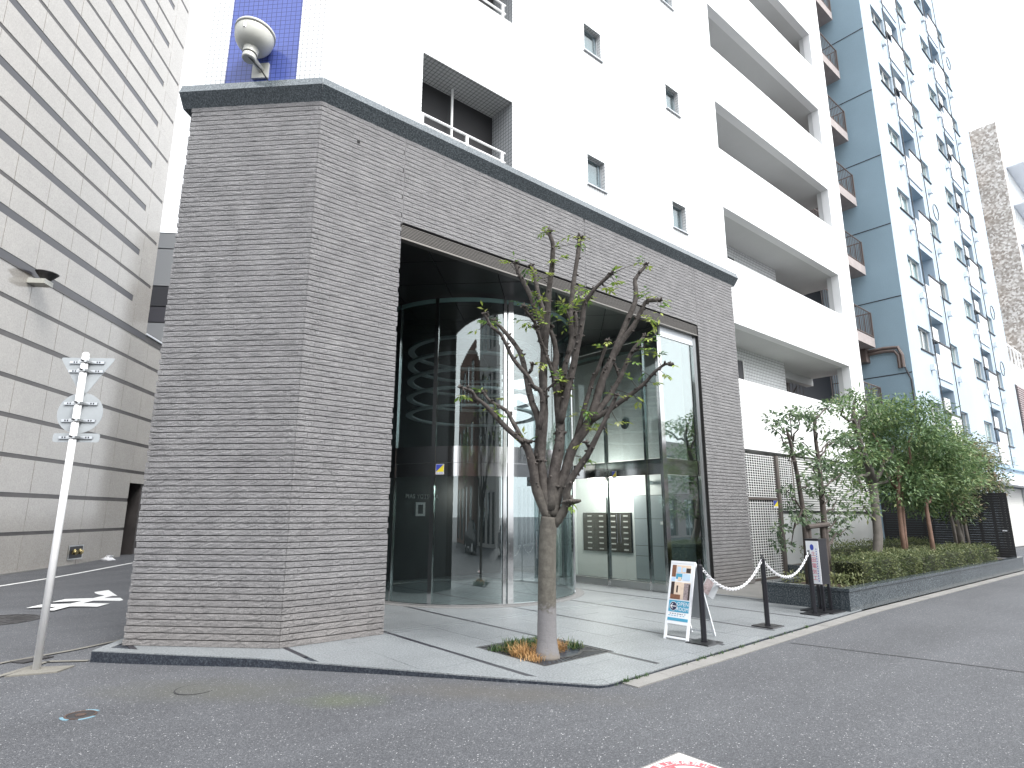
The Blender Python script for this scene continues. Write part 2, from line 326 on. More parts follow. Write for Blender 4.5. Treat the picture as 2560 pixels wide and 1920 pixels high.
# ------------------------------------------------------------------ mesh helpers
class Fr:
    """a wall frame: origin, s along the wall, d into the wall"""
    def __init__(self, o, ex, ey): self.o = o; self.ex = ex; self.ey = ey
    def __call__(self, s, d, z): return (self.o[0] + s * self.ex[0] + d * self.ey[0], self.o[1] + s * self.ex[1] + d * self.ey[1], z)
    def ang(self): return math.atan2(self.ex[1], self.ex[0])
ID = Fr((0, 0), (1, 0), (0, 1))
CHAM = Fr((0, 0), (-CC, CC), (CC, CC))
class MB:
    def __init__(self, fr=ID): self.v = []; self.f = []; self.fr = fr; self.tone = []
    def p(self, s, d, z): self.v.append(self.fr(s, d, z)); return len(self.v) - 1
    def quad(self, a, b, c, d):
        i = len(self.v); self.v += [self.fr(*a), self.fr(*b), self.fr(*c), self.fr(*d)]; self.f.append((i, i + 1, i + 2, i + 3))
    def poly(self, pts):
        i = len(self.v); self.v += [self.fr(*q) for q in pts]; self.f.append(tuple(range(i, i + len(pts))))
    def box(self, x0, x1, y0, y1, z0, z1):
        i = len(self.v)
        for z in (z0, z1):
            for (x, y) in ((x0, y0), (x1, y0), (x1, y1), (x0, y1)): self.v.append(self.fr(x, y, z))
        for q in ((3, 2, 1, 0), (4, 5, 6, 7), (0, 1, 5, 4), (1, 2, 6, 5), (2, 3, 7, 6), (3, 0, 4, 7)): self.f.append(tuple(i + k for k in q))
        return self
    def prism(self, pts, z0, z1):
        n = len(pts); i = len(self.v)
        for z in (z0, z1):
            for (x, y) in pts: self.v.append(self.fr(x, y, z))
        self.f.append(tuple(i + k for k in reversed(range(n)))); self.f.append(tuple(i + n + k for k in range(n)))
        for k in range(n): self.f.append((i + k, i + (k + 1) % n, i + n + (k + 1) % n, i + n + k))
        return self
    def extrude(self, prof, s0, s1):
        """profile of (d, z) swept along s"""
        n = len(prof); i = len(self.v)
        for s in (s0, s1):
            for (d, z) in prof: self.v.append(self.fr(s, d, z))
        self.f.append(tuple(i + k for k in range(n))); self.f.append(tuple(i + n + k for k in reversed(range(n))))
        for k in range(n): self.f.append((i + (k + 1) % n, i + k, i + n + k, i + n + (k + 1) % n))
        return self
    def tube(self, path, radii, n=8, cap=True, lump=0.0, rnd=random):
        P = [Vector(q) for q in path]; rings = []
        up = Vector((0.13, 0.21, 1)).normalized(); x = None
        for k, c in enumerate(P):
            d = (P[min(k + 1, len(P) - 1)] - P[max(k - 1, 0)]).normalized()
            if x is None:
                x = d.cross(up)
                if x.length < 0.05: x = d.cross(Vector((1, 0, 0)))
            else: x = x - d * x.dot(d)
            x.normalize(); y = d.cross(x)
            r = radii[k] if hasattr(radii, '__len__') else radii
            ring = []
            for j in range(n):
                a = 2 * math.pi * j / n; rr = r * (1 + lump * (rnd.random() - 0.5))
                self.v.append(tuple(c + x * (rr * math.cos(a)) + y * (rr * math.sin(a)))); ring.append(len(self.v) - 1)
            rings.append(ring)
        for a, b in zip(rings, rings[1:]):
            for j in range(n): self.f.append((a[j], a[(j + 1) % n], b[(j + 1) % n], b[j]))
        if cap: self.f.append(tuple(reversed(rings[0]))); self.f.append(tuple(rings[-1]))
        return self
    def lathe(self, prof, o, axis, n=24):
        """profile of (r, h) turned round axis through o"""
        ax = Vector(axis).normalized(); x = ax.cross(Vector((0.3, 0.5, 0.2))).normalized(); y = ax.cross(x); o = Vector(o); rings = []
        for r, h in prof:
            ring = []
            for j in range(n):
                a = 2 * math.pi * j / n
                self.v.append(tuple(o + ax * h + x * (r * math.cos(a)) + y * (r * math.sin(a)))); ring.append(len(self.v) - 1)
            rings.append(ring)
        for a, b in zip(rings, rings[1:]):
            for j in range(n): self.f.append((a[j], a[(j + 1) % n], b[(j + 1) % n], b[j]))
        self.f.append(tuple(reversed(rings[0]))); self.f.append(tuple(rings[-1]))
        return self
    def disc(self, c, r, z0, z1, n=32):
        return self.prism([(c[0] + r * math.cos(2 * math.pi * k / n), c[1] + r * math.sin(2 * math.pi * k / n)) for k in range(n)], z0, z1)
    def arc(self, c, r0, r1, a0, a1, z0, z1, n=24):
        """piece of a ring standing between two heights"""
        i = len(self.v); closed = abs(a1 - a0) > 6.28
        for k in range(n + 1):
            a = a0 + (a1 - a0) * k / n; ca, sa = math.cos(a), math.sin(a)
            for r, z in ((r0, z0), (r1, z0), (r1, z1), (r0, z1)): self.v.append(self.fr(c[0] + r * ca, c[1] + r * sa, z))
        for k in range(n):
            b = i + 4 * k
            for j in range(4): self.f.append((b + j, b + (j + 1) % 4, b + 4 + (j + 1) % 4, b + 4 + j))
        if not closed: self.f.append((i + 3, i + 2, i + 1, i)); e = i + 4 * n; self.f.append((e, e + 1, e + 2, e + 3))
        return self
    def mesh(self, name):
        me = bpy.data.meshes.new(name); me.from_pydata(self.v, [], self.f)
        if self.tone:
            at = me.attributes.new('tone', 'FLOAT', 'FACE'); at.data.foreach_set('value', self.tone)
        me.validate(clean_customdata=False); me.update(); return me
    def build(self, name, mat, parent=None, smooth=False, **kw):
        me = self.mesh(name); me.materials.append(M[mat])
        if smooth: me.polygons.foreach_set('use_smooth', [True] * len(me.polygons))
        return link(bpy.data.objects.new(name, me), parent, **kw)
def link(o, parent=None, label=None, cat=None, group=None, kind=None):
    COL.objects.link(o)
    if parent is not None:
        o.parent = parent; o.matrix_parent_inverse = parent.matrix_basis.inverted()
    if label: o['label'] = label
    if cat: o['category'] = cat
    if group: o['group'] = group
    if kind: o['kind'] = kind
    return o
def thing(name, loc, label, cat, group=None):
    o = bpy.data.objects.new(name, None); o.location = loc; o.empty_display_size = 0.1
    return link(o, None, label, cat, group)
def box(name, mat, b, parent=None, fr=ID, **kw): return MB(fr).box(*b).build(name, mat, parent, **kw)
def fix_normals(o):
    bm = bmesh.new(); bm.from_mesh(o.data); bmesh.ops.recalc_face_normals(bm, faces=bm.faces); bm.to_mesh(o.data); bm.free(); return o
def text_mesh(name, body, size, mat, mtx, parent=None, align='CENTER', extrude=0.0, sx=1.0, space=1.0, offset=0.0, **kw):
    cu = bpy.data.curves.new(name, 'FONT'); cu.body = body; cu.size = size; cu.align_x = align; cu.align_y = 'CENTER'; cu.extrude = extrude; cu.space_character = space; cu.resolution_u = 3; cu.offset = offset
    o = bpy.data.objects.new('tmp', cu); COL.objects.link(o); bpy.context.view_layer.update()
    me = bpy.data.meshes.new_from_object(o.evaluated_get(bpy.context.evaluated_depsgraph_get()))
    bpy.data.objects.remove(o); me.transform(mtx @ Matrix.Diagonal((sx, 1, 1, 1))); me.name = name; me.materials.clear(); me.materials.append(M[mat])
    return link(bpy.data.objects.new(name, me), parent, **kw)
def basis(o, ex, ey):
    """matrix with the text plane spanned by ex (reading direction) and ey (up)"""
    ex = Vector(ex).normalized(); ey = Vector(ey).normalized(); ez = ex.cross(ey)
    m = Matrix((ex, ey, ez)).transposed().to_4x4(); m.translation = Vector(o); return m
def wall_holes(mb, s0, s1, z0, z1, holes, depth, d0=0.0):
    """a wall face with rectangular openings and their reveals"""
    ss = sorted({s0, s1, *[h[0] for h in holes], *[h[1] for h in holes]}); zz = sorted({z0, z1, *[h[2] for h in holes], *[h[3] for h in holes]})
    ss = [s for s in ss if s0 <= s <= s1]; zz = [z for z in zz if z0 <= z <= z1]
    for a, b in zip(ss, ss[1:]):
        for c, e in zip(zz, zz[1:]):
            ms, mz = (a + b) / 2, (c + e) / 2
            if not any(h[0] < ms < h[1] and h[2] < mz < h[3] for h in holes): mb.quad((a, d0, c), (b, d0, c), (b, d0, e), (a, d0, e))
    for h in holes:
        a, b, c, e = h[:4]; D = d0 + (h[4] if len(h) > 4 else depth)
        mb.quad((a, d0, c), (b, d0, c), (b, D, c), (a, D, c)); mb.quad((a, D, e), (b, D, e), (b, d0, e), (a, d0, e))
        mb.quad((a, D, c), (a, D, e), (a, d0, e), (a, d0, c)); mb.quad((b, d0, c), (b, d0, e), (b, D, e), (b, D, c))
    return mb
def clip_poly(pts, a, b, keep_left=True):
    out = []
    def side(q): return (b[0] - a[0]) * (q[1] - a[1]) - (b[1] - a[1]) * (q[0] - a[0])
    for k in range(len(pts)):
        p, q = pts[k], pts[(k + 1) % len(pts)]; sp, sq = side(p), side(q)
        if not keep_left: sp, sq = -sp, -sq
        if sp >= 0: out.append(p)
        if (sp >= 0) != (sq >= 0):
            t = sp / (sp - sq); out.append((p[0] + t * (q[0] - p[0]), p[1] + t * (q[1] - p[1])))
    return out
def poly_area(p): return 0.5 * abs(sum(p[k][0] * p[(k + 1) % len(p)][1] - p[(k + 1) % len(p)][0] * p[k][1] for k in range(len(p))))
def copy_tree(o, parent=None):
    c = o.copy(); COL.objects.link(c)
    if parent is not None: c.parent = parent
    for ch in o.children: copy_tree(ch, c)
    return c
def smooth01(x): x = max(0.0, min(1.0, x)); return x * x * (3 - 2 * x)
def ground_z(u, v): return -0.032 - 0.10 * smooth01((1.95 - u) / 3.8)
#@@PART2
# ================================================================== THE SETTING: road, plaza, alley
def axis_grid(lo, hi, fine_lo, fine_hi, step, coarse):
    xs = [lo]
    x = lo
    while x < fine_lo - coarse: x += coarse; xs.append(x)
    x = fine_lo
    while x <= fine_hi: xs.append(round(x, 4)); x += step
    while x < hi: x += coarse; xs.append(x)
    return xs
gx = axis_grid(-300, 300, -6, 8, 0.5, 30); gy = axis_grid(-300, 300, -12, 8, 1.0, 30)
mb = MB()
for x in gx:
    for y in gy: mb.p(x, y, ground_z(x, y))
ny = len(gy)
for i in range(len(gx) - 1):
    for j in range(ny - 1): mb.f.append((i * ny + j, (i + 1) * ny + j, (i + 1) * ny + j + 1, i * ny + j + 1))
road = mb.build('road', 'asphalt', kind='structure', smooth=True)
# trench seams and a worn strip in the carriageway (thin bitumen lines)
def ground_strip(name, pts, wd, mat, parent, dz=0.004, **kw):
    mb = MB()
    for a, b in zip(pts, pts[1:]):
        n = 6; dx, dy = b[0] - a[0], b[1] - a[1]; L = math.hypot(dx, dy); px, py = -dy / L * wd / 2, dx / L * wd / 2
        for k in range(n):
            p = (a[0] + dx * k / n, a[1] + dy * k / n); q = (a[0] + dx * (k + 1) / n, a[1] + dy * (k + 1) / n)
            mb.quad((p[0] - px, p[1] - py, ground_z(*p) + dz), (q[0] - px, q[1] - py, ground_z(*q) + dz), (q[0] + px, q[1] + py, ground_z(*q) + dz), (p[0] + px, p[1] + py, ground_z(*p) + dz))
    return mb.build(name, mat, parent, **kw)
pm('seam', (0.032, 0.032, 0.034), 0.9, fine=(60, 0.5))
ground_strip('road_seam', [(5.3, -3.75), (5.6, -5.2), (5.9, -7.0), (6.4, -9.5)], 0.022, 'seam', road)
ground_strip('road_seam', [(7.6, -6.1), (11.5, -6.0), (16.0, -5.8), (25.0, -5.6)], 0.022, 'seam', road)
# ---- plaza slabs
K = [(-1.758, 1.332), (-0.378, -0.314), (0.441, -1.531), (1.304, -2.845), (1.80, -3.555), (1.93, -3.60), (5.30, -3.44), (8.86, -3.30)]
DA = (0.556, 0.831)                                      # direction of the alley
plaza = MB()
back = [(8.86, 7.0), (-1.758 + DA[0] * 6.8, 7.0)]
outline = K + back
plaza.prism([(x, y) for x, y in outline], -0.45, -0.0125)
pv = plaza.build('pavement', 'kerb_granite', kind='structure')
# convex inner field cut out of a slab grid
inner = [(-1.56, 1.38), (1.86, -3.40), (1.98, -3.455), (8.86, -3.14), (8.86, 6.9), (2.1, 6.9)]
def clip_inner(p):
    for k in range(len(inner)):
        p = clip_poly(p, inner[k], inner[(k + 1) % len(inner)])
        if len(p) < 3: return []
    return p
PIT = (1.90, 3.04, -2.70, -1.44)
def minus_pit(r):
    x0, x1, y0, y1 = r; a, b, c, d = PIT
    if x1 <= a or x0 >= b or y1 <= c or y0 >= d: return [r]
    out = []
    if x0 < a: out.append((x0, a, y0, y1)); x0 = a
    if x1 > b: out.append((b, x1, y0, y1)); x1 = b
    if y0 < c: out.append((x0, x1, y0, c))
    if y1 > d: out.append((x0, x1, d, y1))
    return out
def shrink(p, e):
    cx = sum(q[0] for q in p) / len(p); cy = sum(q[1] for q in p) / len(p); out = []
    for x, y in p:
        L = math.hypot(x - cx, y - cy) or 1; out.append((x - (x - cx) / L * e, y - (y - cy) / L * e))
    return out
SP = 1.435
for k in range(-1, 7):
    x0 = 0.08 + SP * k
    for half in range(2):
        a = x0 + 0.032 + half * (SP - 0.064) / 2; b = a + (SP - 0.064) / 2
        y = -4.2 + (0.36 if half else 0.0)
        while y < 6.9:
            y1 = y + 0.90
            for r in minus_pit((a, b, y, y1)):
                p = clip_inner([(r[0], r[2]), (r[1], r[2]), (r[1], r[3]), (r[0], r[3])])
                if len(p) >= 3 and poly_area(p) > 0.004:
                    dz = random.uniform(-0.0012, 0.0012)
                    MB().prism(shrink(p, 0.0022), -0.0165, dz).build('paving_slab', 'plaza_granite', pv)
            y = y1
    for r in minus_pit((x0 - 0.030, x0 + 0.030, -4.2, 6.9)):
        if k == 0: r = (r[0], r[1], -0.62, 0.0)
        p = clip_inner([(r[0], r[2]), (r[1], r[2]), (r[1], r[3]), (r[0], r[3])])
        if len(p) >= 3 and poly_area(p) > 0.002: MB().prism(p, -0.0165, -0.0005).build('dark_strip', 'strip_granite', pv)
# edging stones along the kerb
def lerp(a, b, t): return (a[0] + (b[0] - a[0]) * t, a[1] + (b[1] - a[1]) * t)
for i in range(len(K) - 1):
    L = math.hypot(K[i + 1][0] - K[i][0], K[i + 1][1] - K[i][1]); n = max(1, round(L / 0.75))
    # inner side follows the straight edge of the slab field
    ia = [(-1.56, 1.38), (-0.358, -0.299), (0.495, -1.491), (1.409, -2.768), (1.86, -3.40), (1.98, -3.455), (5.30, -3.303), (8.86, -3.14)]
    for j in range(n):
        a, b = lerp(K[i], K[i + 1], j / n), lerp(K[i], K[i + 1], (j + 1) / n); c, d = lerp(ia[i], ia[i + 1], (j + 1) / n), lerp(ia[i], ia[i + 1], j / n)
        MB().prism(shrink([a, b, c, d], 0.002), -0.0165, random.uniform(-0.0015, 0.001)).build('edging_stone', 'plaza_granite', pv)
MB().prism([(-1.758, 1.332), (-1.56, 1.38), (-1.56 + DA[0] * 5, 1.38 + DA[1] * 5), (-1.758 + DA[0] * 5, 1.332 + DA[1] * 5)], -0.0165, -0.001).build('edging_stone', 'plaza_granite', pv)
# shutter rails let into the slabs
box('shutter_rail', 'aluminium', (1.43, 9.6, -0.056, -0.040, -0.01, 0.003), pv); box('shutter_rail', 'aluminium', (1.43, 9.6, 0.086, 0.100, -0.01, 0.003), pv)
# paving behind the piers, right of the planter and under the gate
MB().prism([(8.87, -3.28), (8.87, 6.9), (21, 6.9), (21, -3.28)], -0.40, -0.012).build('gate_path', 'concrete', kind='structure')
# gutter stones along the street kerb
gut = MB()
gx0 = 2.1
gutter = thing('gutter', (2.1, -3.6, -0.03), 'pale concrete gutter stones along the street edge of the plaza', 'gutter'); gutter['kind'] = 'structure'; del gutter['category']
while gx0 < 30:
    gx1 = gx0 + 0.6
    def ky(x): return -3.60 + (x - 1.93) * 0.0433 if x < 8.86 else -3.30
    MB().prism([(gx0, ky(gx0) - 0.21), (gx1 - 0.006, ky(gx1) - 0.21), (gx1 - 0.006, ky(gx1) - 0.012), (gx0, ky(gx0) - 0.012)], -0.10, -0.022 + random.uniform(-0.002, 0.002)).build('gutter_stone', 'concrete', gutter)
    gx0 = gx1
# concrete channel along the alley mouth
alley = thing('alley_gutter', (-2.4, 1.2, -0.13), 'narrow old concrete channel by the sign pole at the alley mouth', 'gutter'); alley['kind'] = 'structure'; del alley['category']
ground_strip('channel_edge', [(-1.77, 1.40), (-2.15, 1.66), (-2.55, 1.20), (-3.3, 0.5)], 0.075, 'concrete_old', alley, 0.012)
ground_strip('channel_edge', [(-1.20, 2.60), (-1.85, 2.22), (-2.50, 1.95), (-4.2, 0.9)], 0.07, 'concrete_old', alley, 0.012)
ground_strip('channel_edge', [(-1.20, 2.60), (1.2, 6.2), (5, 11.9)], 0.09, 'concrete_old', alley, 0.012)
mb = MB().prism([(-2.48, 1.88), (-2.18, 2.06), (-2.07, 1.92), (-2.37, 1.74)], -0.17, -0.118); mb.build('drain_grate', 'iron', alley)
MB().prism([(-2.55, 1.10), (-2.30, 1.42), (-1.92, 1.20), (-2.10, 0.98)], -0.2, -0.118).build('footing_patch', 'concrete_old', alley)
# painted line and road letter in the alley
ground_strip('edge_line', [(-4.2, 9.6), (-2.55, 12.06), (0.93, 17.0), (6, 24.5)], 0.13, 'road_white', road, 0.004)
ang = math.atan2(-DA[1], -DA[0])                          # the letter reads from the far side: its top points at the camera
cx, cy = -0.80, 7.95
up = Vector((-DA[0], -DA[1], 0)); rt = Vector((-DA[1], DA[0], 0))
m = basis((cx, cy, ground_z(cx, cy) + 0.006), rt, up)
# stretched letter painted for drivers coming out of the alley
text_mesh('road_letter', 'ま', 1.35, 'road_white', m @ Matrix.Diagonal((1.32, 2.75, 1, 1)), road, offset=0.028)
# covers in the road
def cover(loc, r, name, label, kind):
    z = ground_z(*loc); t = thing(name, (loc[0], loc[1], z), label, 'cover')
    if kind == 'valve':
        MB().arc(loc, r * 1.0, r * 1.22, 0.3, 1.2, z - 0.03, z + 0.004, 8).build('paint_mark', 'paint_lightblue', t)
        MB().arc(loc, r * 1.0, r * 1.22, 3.0, 3.9, z - 0.03, z + 0.004, 8).build('paint_mark', 'paint_lightblue', t)
        MB().arc(loc, r * 1.0, r * 1.22, 4.5, 5.4, z - 0.03, z + 0.004, 8).build('paint_mark', 'paint_lightblue', t)
        MB().arc(loc, r * 0.86, r * 0.99, 0, 6.2832, z - 0.03, z + 0.006, 28).build('rim', 'iron_rust', t)
        MB().disc(loc, r * 0.85, z - 0.03, z + 0.003).build('lid', 'iron', t); MB().disc(loc, r * 0.35, z - 0.03, z + 0.007, 16).build('boss', 'iron_rust', t)
    else:
        MB().arc(loc, r * 0.93, r, 0, 6.2832, z - 0.03, z + 0.007, 32).build('rim', 'iron', t)
        MB().disc(loc, r * 0.915, z - 0.03, z + 0.002).build('lid', 'iron', t)
        for k in range(16):
            a = 2 * math.pi * k / 16; mb = MB(Fr((loc[0], loc[1]), (math.cos(a), math.sin(a)), (-math.sin(a), math.cos(a))))
            mb.box(r * 0.35, r * 0.85, -r * 0.05, r * 0.05, z - 0.01, z + 0.007); mb.build('rib', 'iron', t)
cover((-2.05, -0.945), 0.125, 'valve_cover', 'small round rusty valve cover with light blue paint marks in the asphalt', 'valve')
cover((-2.62, 5.8), 0.62, 'manhole_cover', 'large ribbed iron manhole cover in the alley roadway', 'big')
z = ground_z(-1.08, -0.76)
t = thing('utility_cover', (-1.08, -0.76, z), 'asphalt-stained oval patch of a covered manhole near the kerb', 'cover'); MB().disc((-1.08, -0.76), 0.2, z - 0.03, z + 0.003, 32).build('lid', 'seam', t); MB().disc((-1.08, -0.76), 0.185, z - 0.03, z + 0.0045, 32).build('infill', 'asphalt', t)
# no-smoking road sticker at the bottom edge of the view
z = ground_z(1.0, -5.4) + 0.004
dec = thing('road_sticker', (0.97, -5.36, z), 'white square road sticker with a pink prohibition ring on the asphalt', 'sticker')
ex = Vector((-0.03, -1, 0)).normalized(); dc = Vector((0.76, -5.30, 0)); e1 = Vector((1, 0.0, 0)); e2 = Vector((0, 1, 0))
SQ = 0.60; c0 = (1.053 - SQ / 2, -4.99 - SQ / 2)
MB().prism([(c0[0] - SQ / 2 - 0.02, c0[1] - SQ / 2 - 0.02), (c0[0] + SQ / 2 + 0.02, c0[1] - SQ / 2 - 0.02), (c0[0] + SQ / 2 + 0.02, c0[1] + SQ / 2 + 0.02), (c0[0] - SQ / 2 - 0.02, c0[1] + SQ / 2 + 0.02)], z - 0.01, z).build('border', 'concrete', dec)
MB().prism([(c0[0] - SQ / 2, c0[1] - SQ / 2), (c0[0] + SQ / 2, c0[1] - SQ / 2), (c0[0] + SQ / 2, c0[1] + SQ / 2), (c0[0] - SQ / 2, c0[1] + SQ / 2)], z - 0.01, z + 0.002).build('sheet', 'road_white', dec)
MB().arc(c0, 0.205, 0.285, 0, 6.2832, z, z + 0.004, 48).build('ring', 'sign_pink', dec)
fr = Fr(c0, (CC, CC), (-CC, CC)); MB(Fr(c0, (0.26, 0.966), (-0.966, 0.26))).box(-0.2, 0.2, -0.028, 0.028, z, z + 0.0035).build('bar', 'sign_pink', dec)
MB().arc((c0[0] + 0.075, c0[1] + 0.06), 0.05, 0.066, 0.2, 2.6, z, z + 0.0033, 10).build('smoke_curl', 'ink', dec)
vd = Vector((0.6434, 0.7655, 0))
for k, chh in enumerate('路上喫煙禁止'):
    a = math.atan2(0.7655, 0.6434) + (2.5 - k) * 0.27
    d = Vector((math.cos(a), math.sin(a), 0)); c = Vector((c0[0], c0[1], z + 0.005)) + d * 0.245
    text_mesh('ring_letter', chh, 0.062, 'road_white', basis(c, (d.y, -d.x, 0), d), dec)

# ================================================================== THE CORNER BUILDING (stone entrance block and white tower)
bld = thing('apartment_building', (0, 0, 0), 'white tiled apartment tower with a dark split-stone entrance block and glass rotunda', 'building')
H0 = 7.615; CH = 0.0785; W1 = 11.36; UL, UR = 1.42, 9.60; ZO = 6.10
facing = MB()
facing.box(0, UL - 0.004, 0.046, 0.5, 0, H0); facing.box(UR + 0.004, W1, 0.046, 0.5, 0, H0); facing.box(0, W1, 0.047, 0.48, ZO, H0)
facing.fr = CHAM; facing.box(0.0, 2.02, 0.046, 0.5, 0, H0)
facing = facing.build('stone_facing', 'stone_back', bld)
# stone variants (unit length in x, face towards -y)
def stone_variant(rs, L=0.29, h=0.0665):
    mb = MB(); nx, nz = 5, 3; idx = {}
    for i in range(nx + 1):
        for j in range(nz + 1):
            edge = i in (0, nx) or j in (0, nz)
            d = rs.uniform(-0.004, 0.001) if edge else -rs.uniform(-0.001, 0.007)
            idx[i, j] = mb.p(i / nx, d, h * j / nz + (0 if edge else rs.uniform(-0.003, 0.003)))
    for i in range(nx):
        for j in range(nz): mb.f.append((idx[i, j], idx[i + 1, j], idx[i + 1, j + 1], idx[i, j + 1]))
    b = [mb.p(0, 0.050, 0), mb.p(1, 0.050, 0), mb.p(1, 0.050, h), mb.p(0, 0.050, h)]
    mb.f.append(tuple([b[1], b[0]] + [idx[i, 0] for i in range(nx + 1)])[::-1]); mb.f.append(tuple([b[3], b[2]] + [idx[i, nz] for i in range(nx, -1, -1)])[::-1])
    mb.f.append(tuple([b[0], b[3]] + [idx[0, j] for j in range(nz, -1, -1)])[::-1]); mb.f.append(tuple([b[2], b[1]] + [idx[nx, j] for j in range(nz + 1)])[::-1])
    return mb
rs = random.Random(3)
variants = [stone_variant(rs) for _ in range(14)]
vmesh = []
for vb in variants:
    me = vb.mesh('stone'); me.materials.append(M['split_stone']); vmesh.append(me)
stones = []                                              # (frame, s0, length, z, variant)
def lay(fr, s0, s1, k, phase):
    z = k * CH + 0.004; L = 0.292; s = s0 - phase * L
    while s < s1 - 0.012:
        a, b = max(s, s0), min(s + L, s1)
        if b - a > 0.02: stones.append((fr, a + 0.0012, b - a - 0.0024, z, rs.randrange(14)))
        s += L
nrow = int(H0 / CH)
for k in range(nrow):
    ph = (k * 0.5 + rs.choice((0, 0, 0.02, 0.25))) % 1.0
    lay(CHAM, 0.002, 0.12 if k % 2 else 0.20, k, 0); lay(CHAM, 0.12 if k % 2 else 0.20, 2.03, k, ph)
    zc = k * CH
    lay(ID, 0.002, 0.16 if k % 2 else 0.11, k, 0)
    lay(ID, 0.16 if k % 2 else 0.11, UL - 0.003, k, ph); lay(ID, UR + 0.012, W1, k, (ph + 0.3) % 1)
    if zc > ZO - 0.01: lay(ID, UL + 0.012, 5.640, k, (ph + 0.4) % 1); lay(ID, 5.655, UR - 0.003, k, (ph + 0.7) % 1)
def vis(st):
    fr, s, L, z, v = st; p = Vector(fr(s + L / 2, 0, z)); d = CAM - p; n = Vector((-fr.ey[0], -fr.ey[1], 0))
    return L * max(d.normalized().dot(n), 0) / d.length_squared
stones.sort(key=vis, reverse=True)
rest = MB()
for i, (fr, s, L, z, v) in enumerate(stones):
    a = fr.ang(); p = fr(s, 0, z)
    if fr is CHAM:                                       # the variant faces -y: run it from the far end back to the corner
        p = fr(s + L, 0, z); a = a + math.pi
    if i < 300:
        o = bpy.data.objects.new('stone', vmesh[v]); o.location = p; o.rotation_euler = (0, 0, a); o.scale = (L, 1, 1); COL.objects.link(o); o.parent = facing
    else:
        b = len(rest.v); ca, sa = math.cos(a), math.sin(a)
        for (x, y, zz) in variants[v].v: x *= L; rest.v.append((p[0] + x * ca - y * sa, p[1] + x * sa + y * ca, p[2] + zz))
        rest.f += [tuple(b + q for q in f) for f in variants[v].f]
rest.build('stone_courses', 'split_stone', facing, kind='stuff')
for u in (UL + 0.004, 5.647, UR + 0.004): box('movement_joint', 'sealant', (u - 0.007, u + 0.007, 0.004, 0.05, ZO, H0), bld)
box('pier_reveal', 'stone_back', (UR - 0.004, UR + 0.004, 0.003, 0.50, 0, ZO), bld)
# small vent hole in the left stone panel
box('vent_hole', 'joint_dark', (0.595, 0.635, -0.014, 0.01, 7.17, 7.215), bld)
# coping: fascia and sloping underside, one stone after another
OV = 0.14
prof = [(-OV, 7.79), (-OV + 0.05, 7.935), (0.21, 7.965), (0.21, 7.60), (0.002, 7.60)]
cop = thing('coping', (0, 0, 7.6), None, None); cop.parent = bld
def cop_piece(fr, s0, s1, m0=0.0, m1=0.0, sgn=1):
    """m0/m1: mitre slope at each end (extra length per metre outwards)"""
    mb = MB(fr); n = len(prof)
    a = [mb.p(s0 + m0 * -d, d, z) for d, z in prof]; b = [mb.p(s1 - m1 * -d, d, z) for d, z in prof]
    mb.f.append(tuple(a)); mb.f.append(tuple(reversed(b)))
    for k in range(n): mb.f.append((a[(k + 1) % n], a[k], b[k], b[(k + 1) % n]))
    return fix_normals(mb.build('coping_stone', 'coping_granite', cop))
T22 = math.tan(R(22.5))
cs = [0.0, 1.05, 2.10, 3.12, 4.14, 5.16, 6.18, 7.20, 8.22, 9.24, 10.26, W1 + OV]
for a, b in zip(cs, cs[1:]): cop_piece(ID, a + 0.002, b - 0.002, -T22 if a == 0 else 0.0, 0.0)
cc = [0.0, 1.15, 2.03 + OV]
for a, b in zip(cc, cc[1:]): cop_piece(CHAM, a + 0.002, b - 0.002, -T22 if a == 0 else 0.0, 0.0)
# louvre band over the opening
lou = box('louvre', 'joint_dark', (UL, UR - 0.006, 0.07, 0.12, 5.87, ZO - 0.002), bld)
for k in range(9):
    z = 5.874 + k * 0.0250
    mb = MB(); mb.extrude([(0.012, z), (0.012, z + 0.009), (0.021, z + 0.009), (0.021, z)], UL + 0.003, UR - 0.009); fix_normals(mb.build('slat', 'louver_metal', lou))
box('louvre_sill', 'louver_metal', (UL, UR - 0.006, 0.0, 0.12, 5.845, 5.868), bld)
# black soffit of diagonal panels
sof = box('soffit', 'black_joint', (UL, UR, 0.121, 6.4, 5.875, 5.95), bld)
c45 = CC
for i in range(-8, 10):
    for j in range(0, 14):
        a0, b0 = (1.87 + 1.465 * i), (2.74 + 1.465 * (j - 1))
        P = [((a + b) / 2, (b - a) / 2) for a, b in ((a0, b0), (a0 + 1.465, b0), (a0 + 1.465, b0 + 1.465), (a0, b0 + 1.465))]
        P = P[::-1] if False else P
        ar = sum(P[k][0] * P[(k + 1) % 4][1] - P[(k + 1) % 4][0] * P[k][1] for k in range(4))
        if ar < 0: P = P[::-1]
        P = shrink(P, 0.012)
        for (x, y), (x2, y2) in (((UL, 0.122), (UR, 0.122)), ((UR, 0.122), (UR, 6.3)), ((UR, 6.3), (UL, 6.3)), ((UL, 6.3), (UL, 0.122))): P = clip_poly(P, (x, y), (x2, y2)) if len(P) > 2 else P
        if len(P) > 2 and poly_area(P) > 0.01: MB().prism(P, 5.852, 5.874).build('ceiling_panel', 'black_soffit', sof)
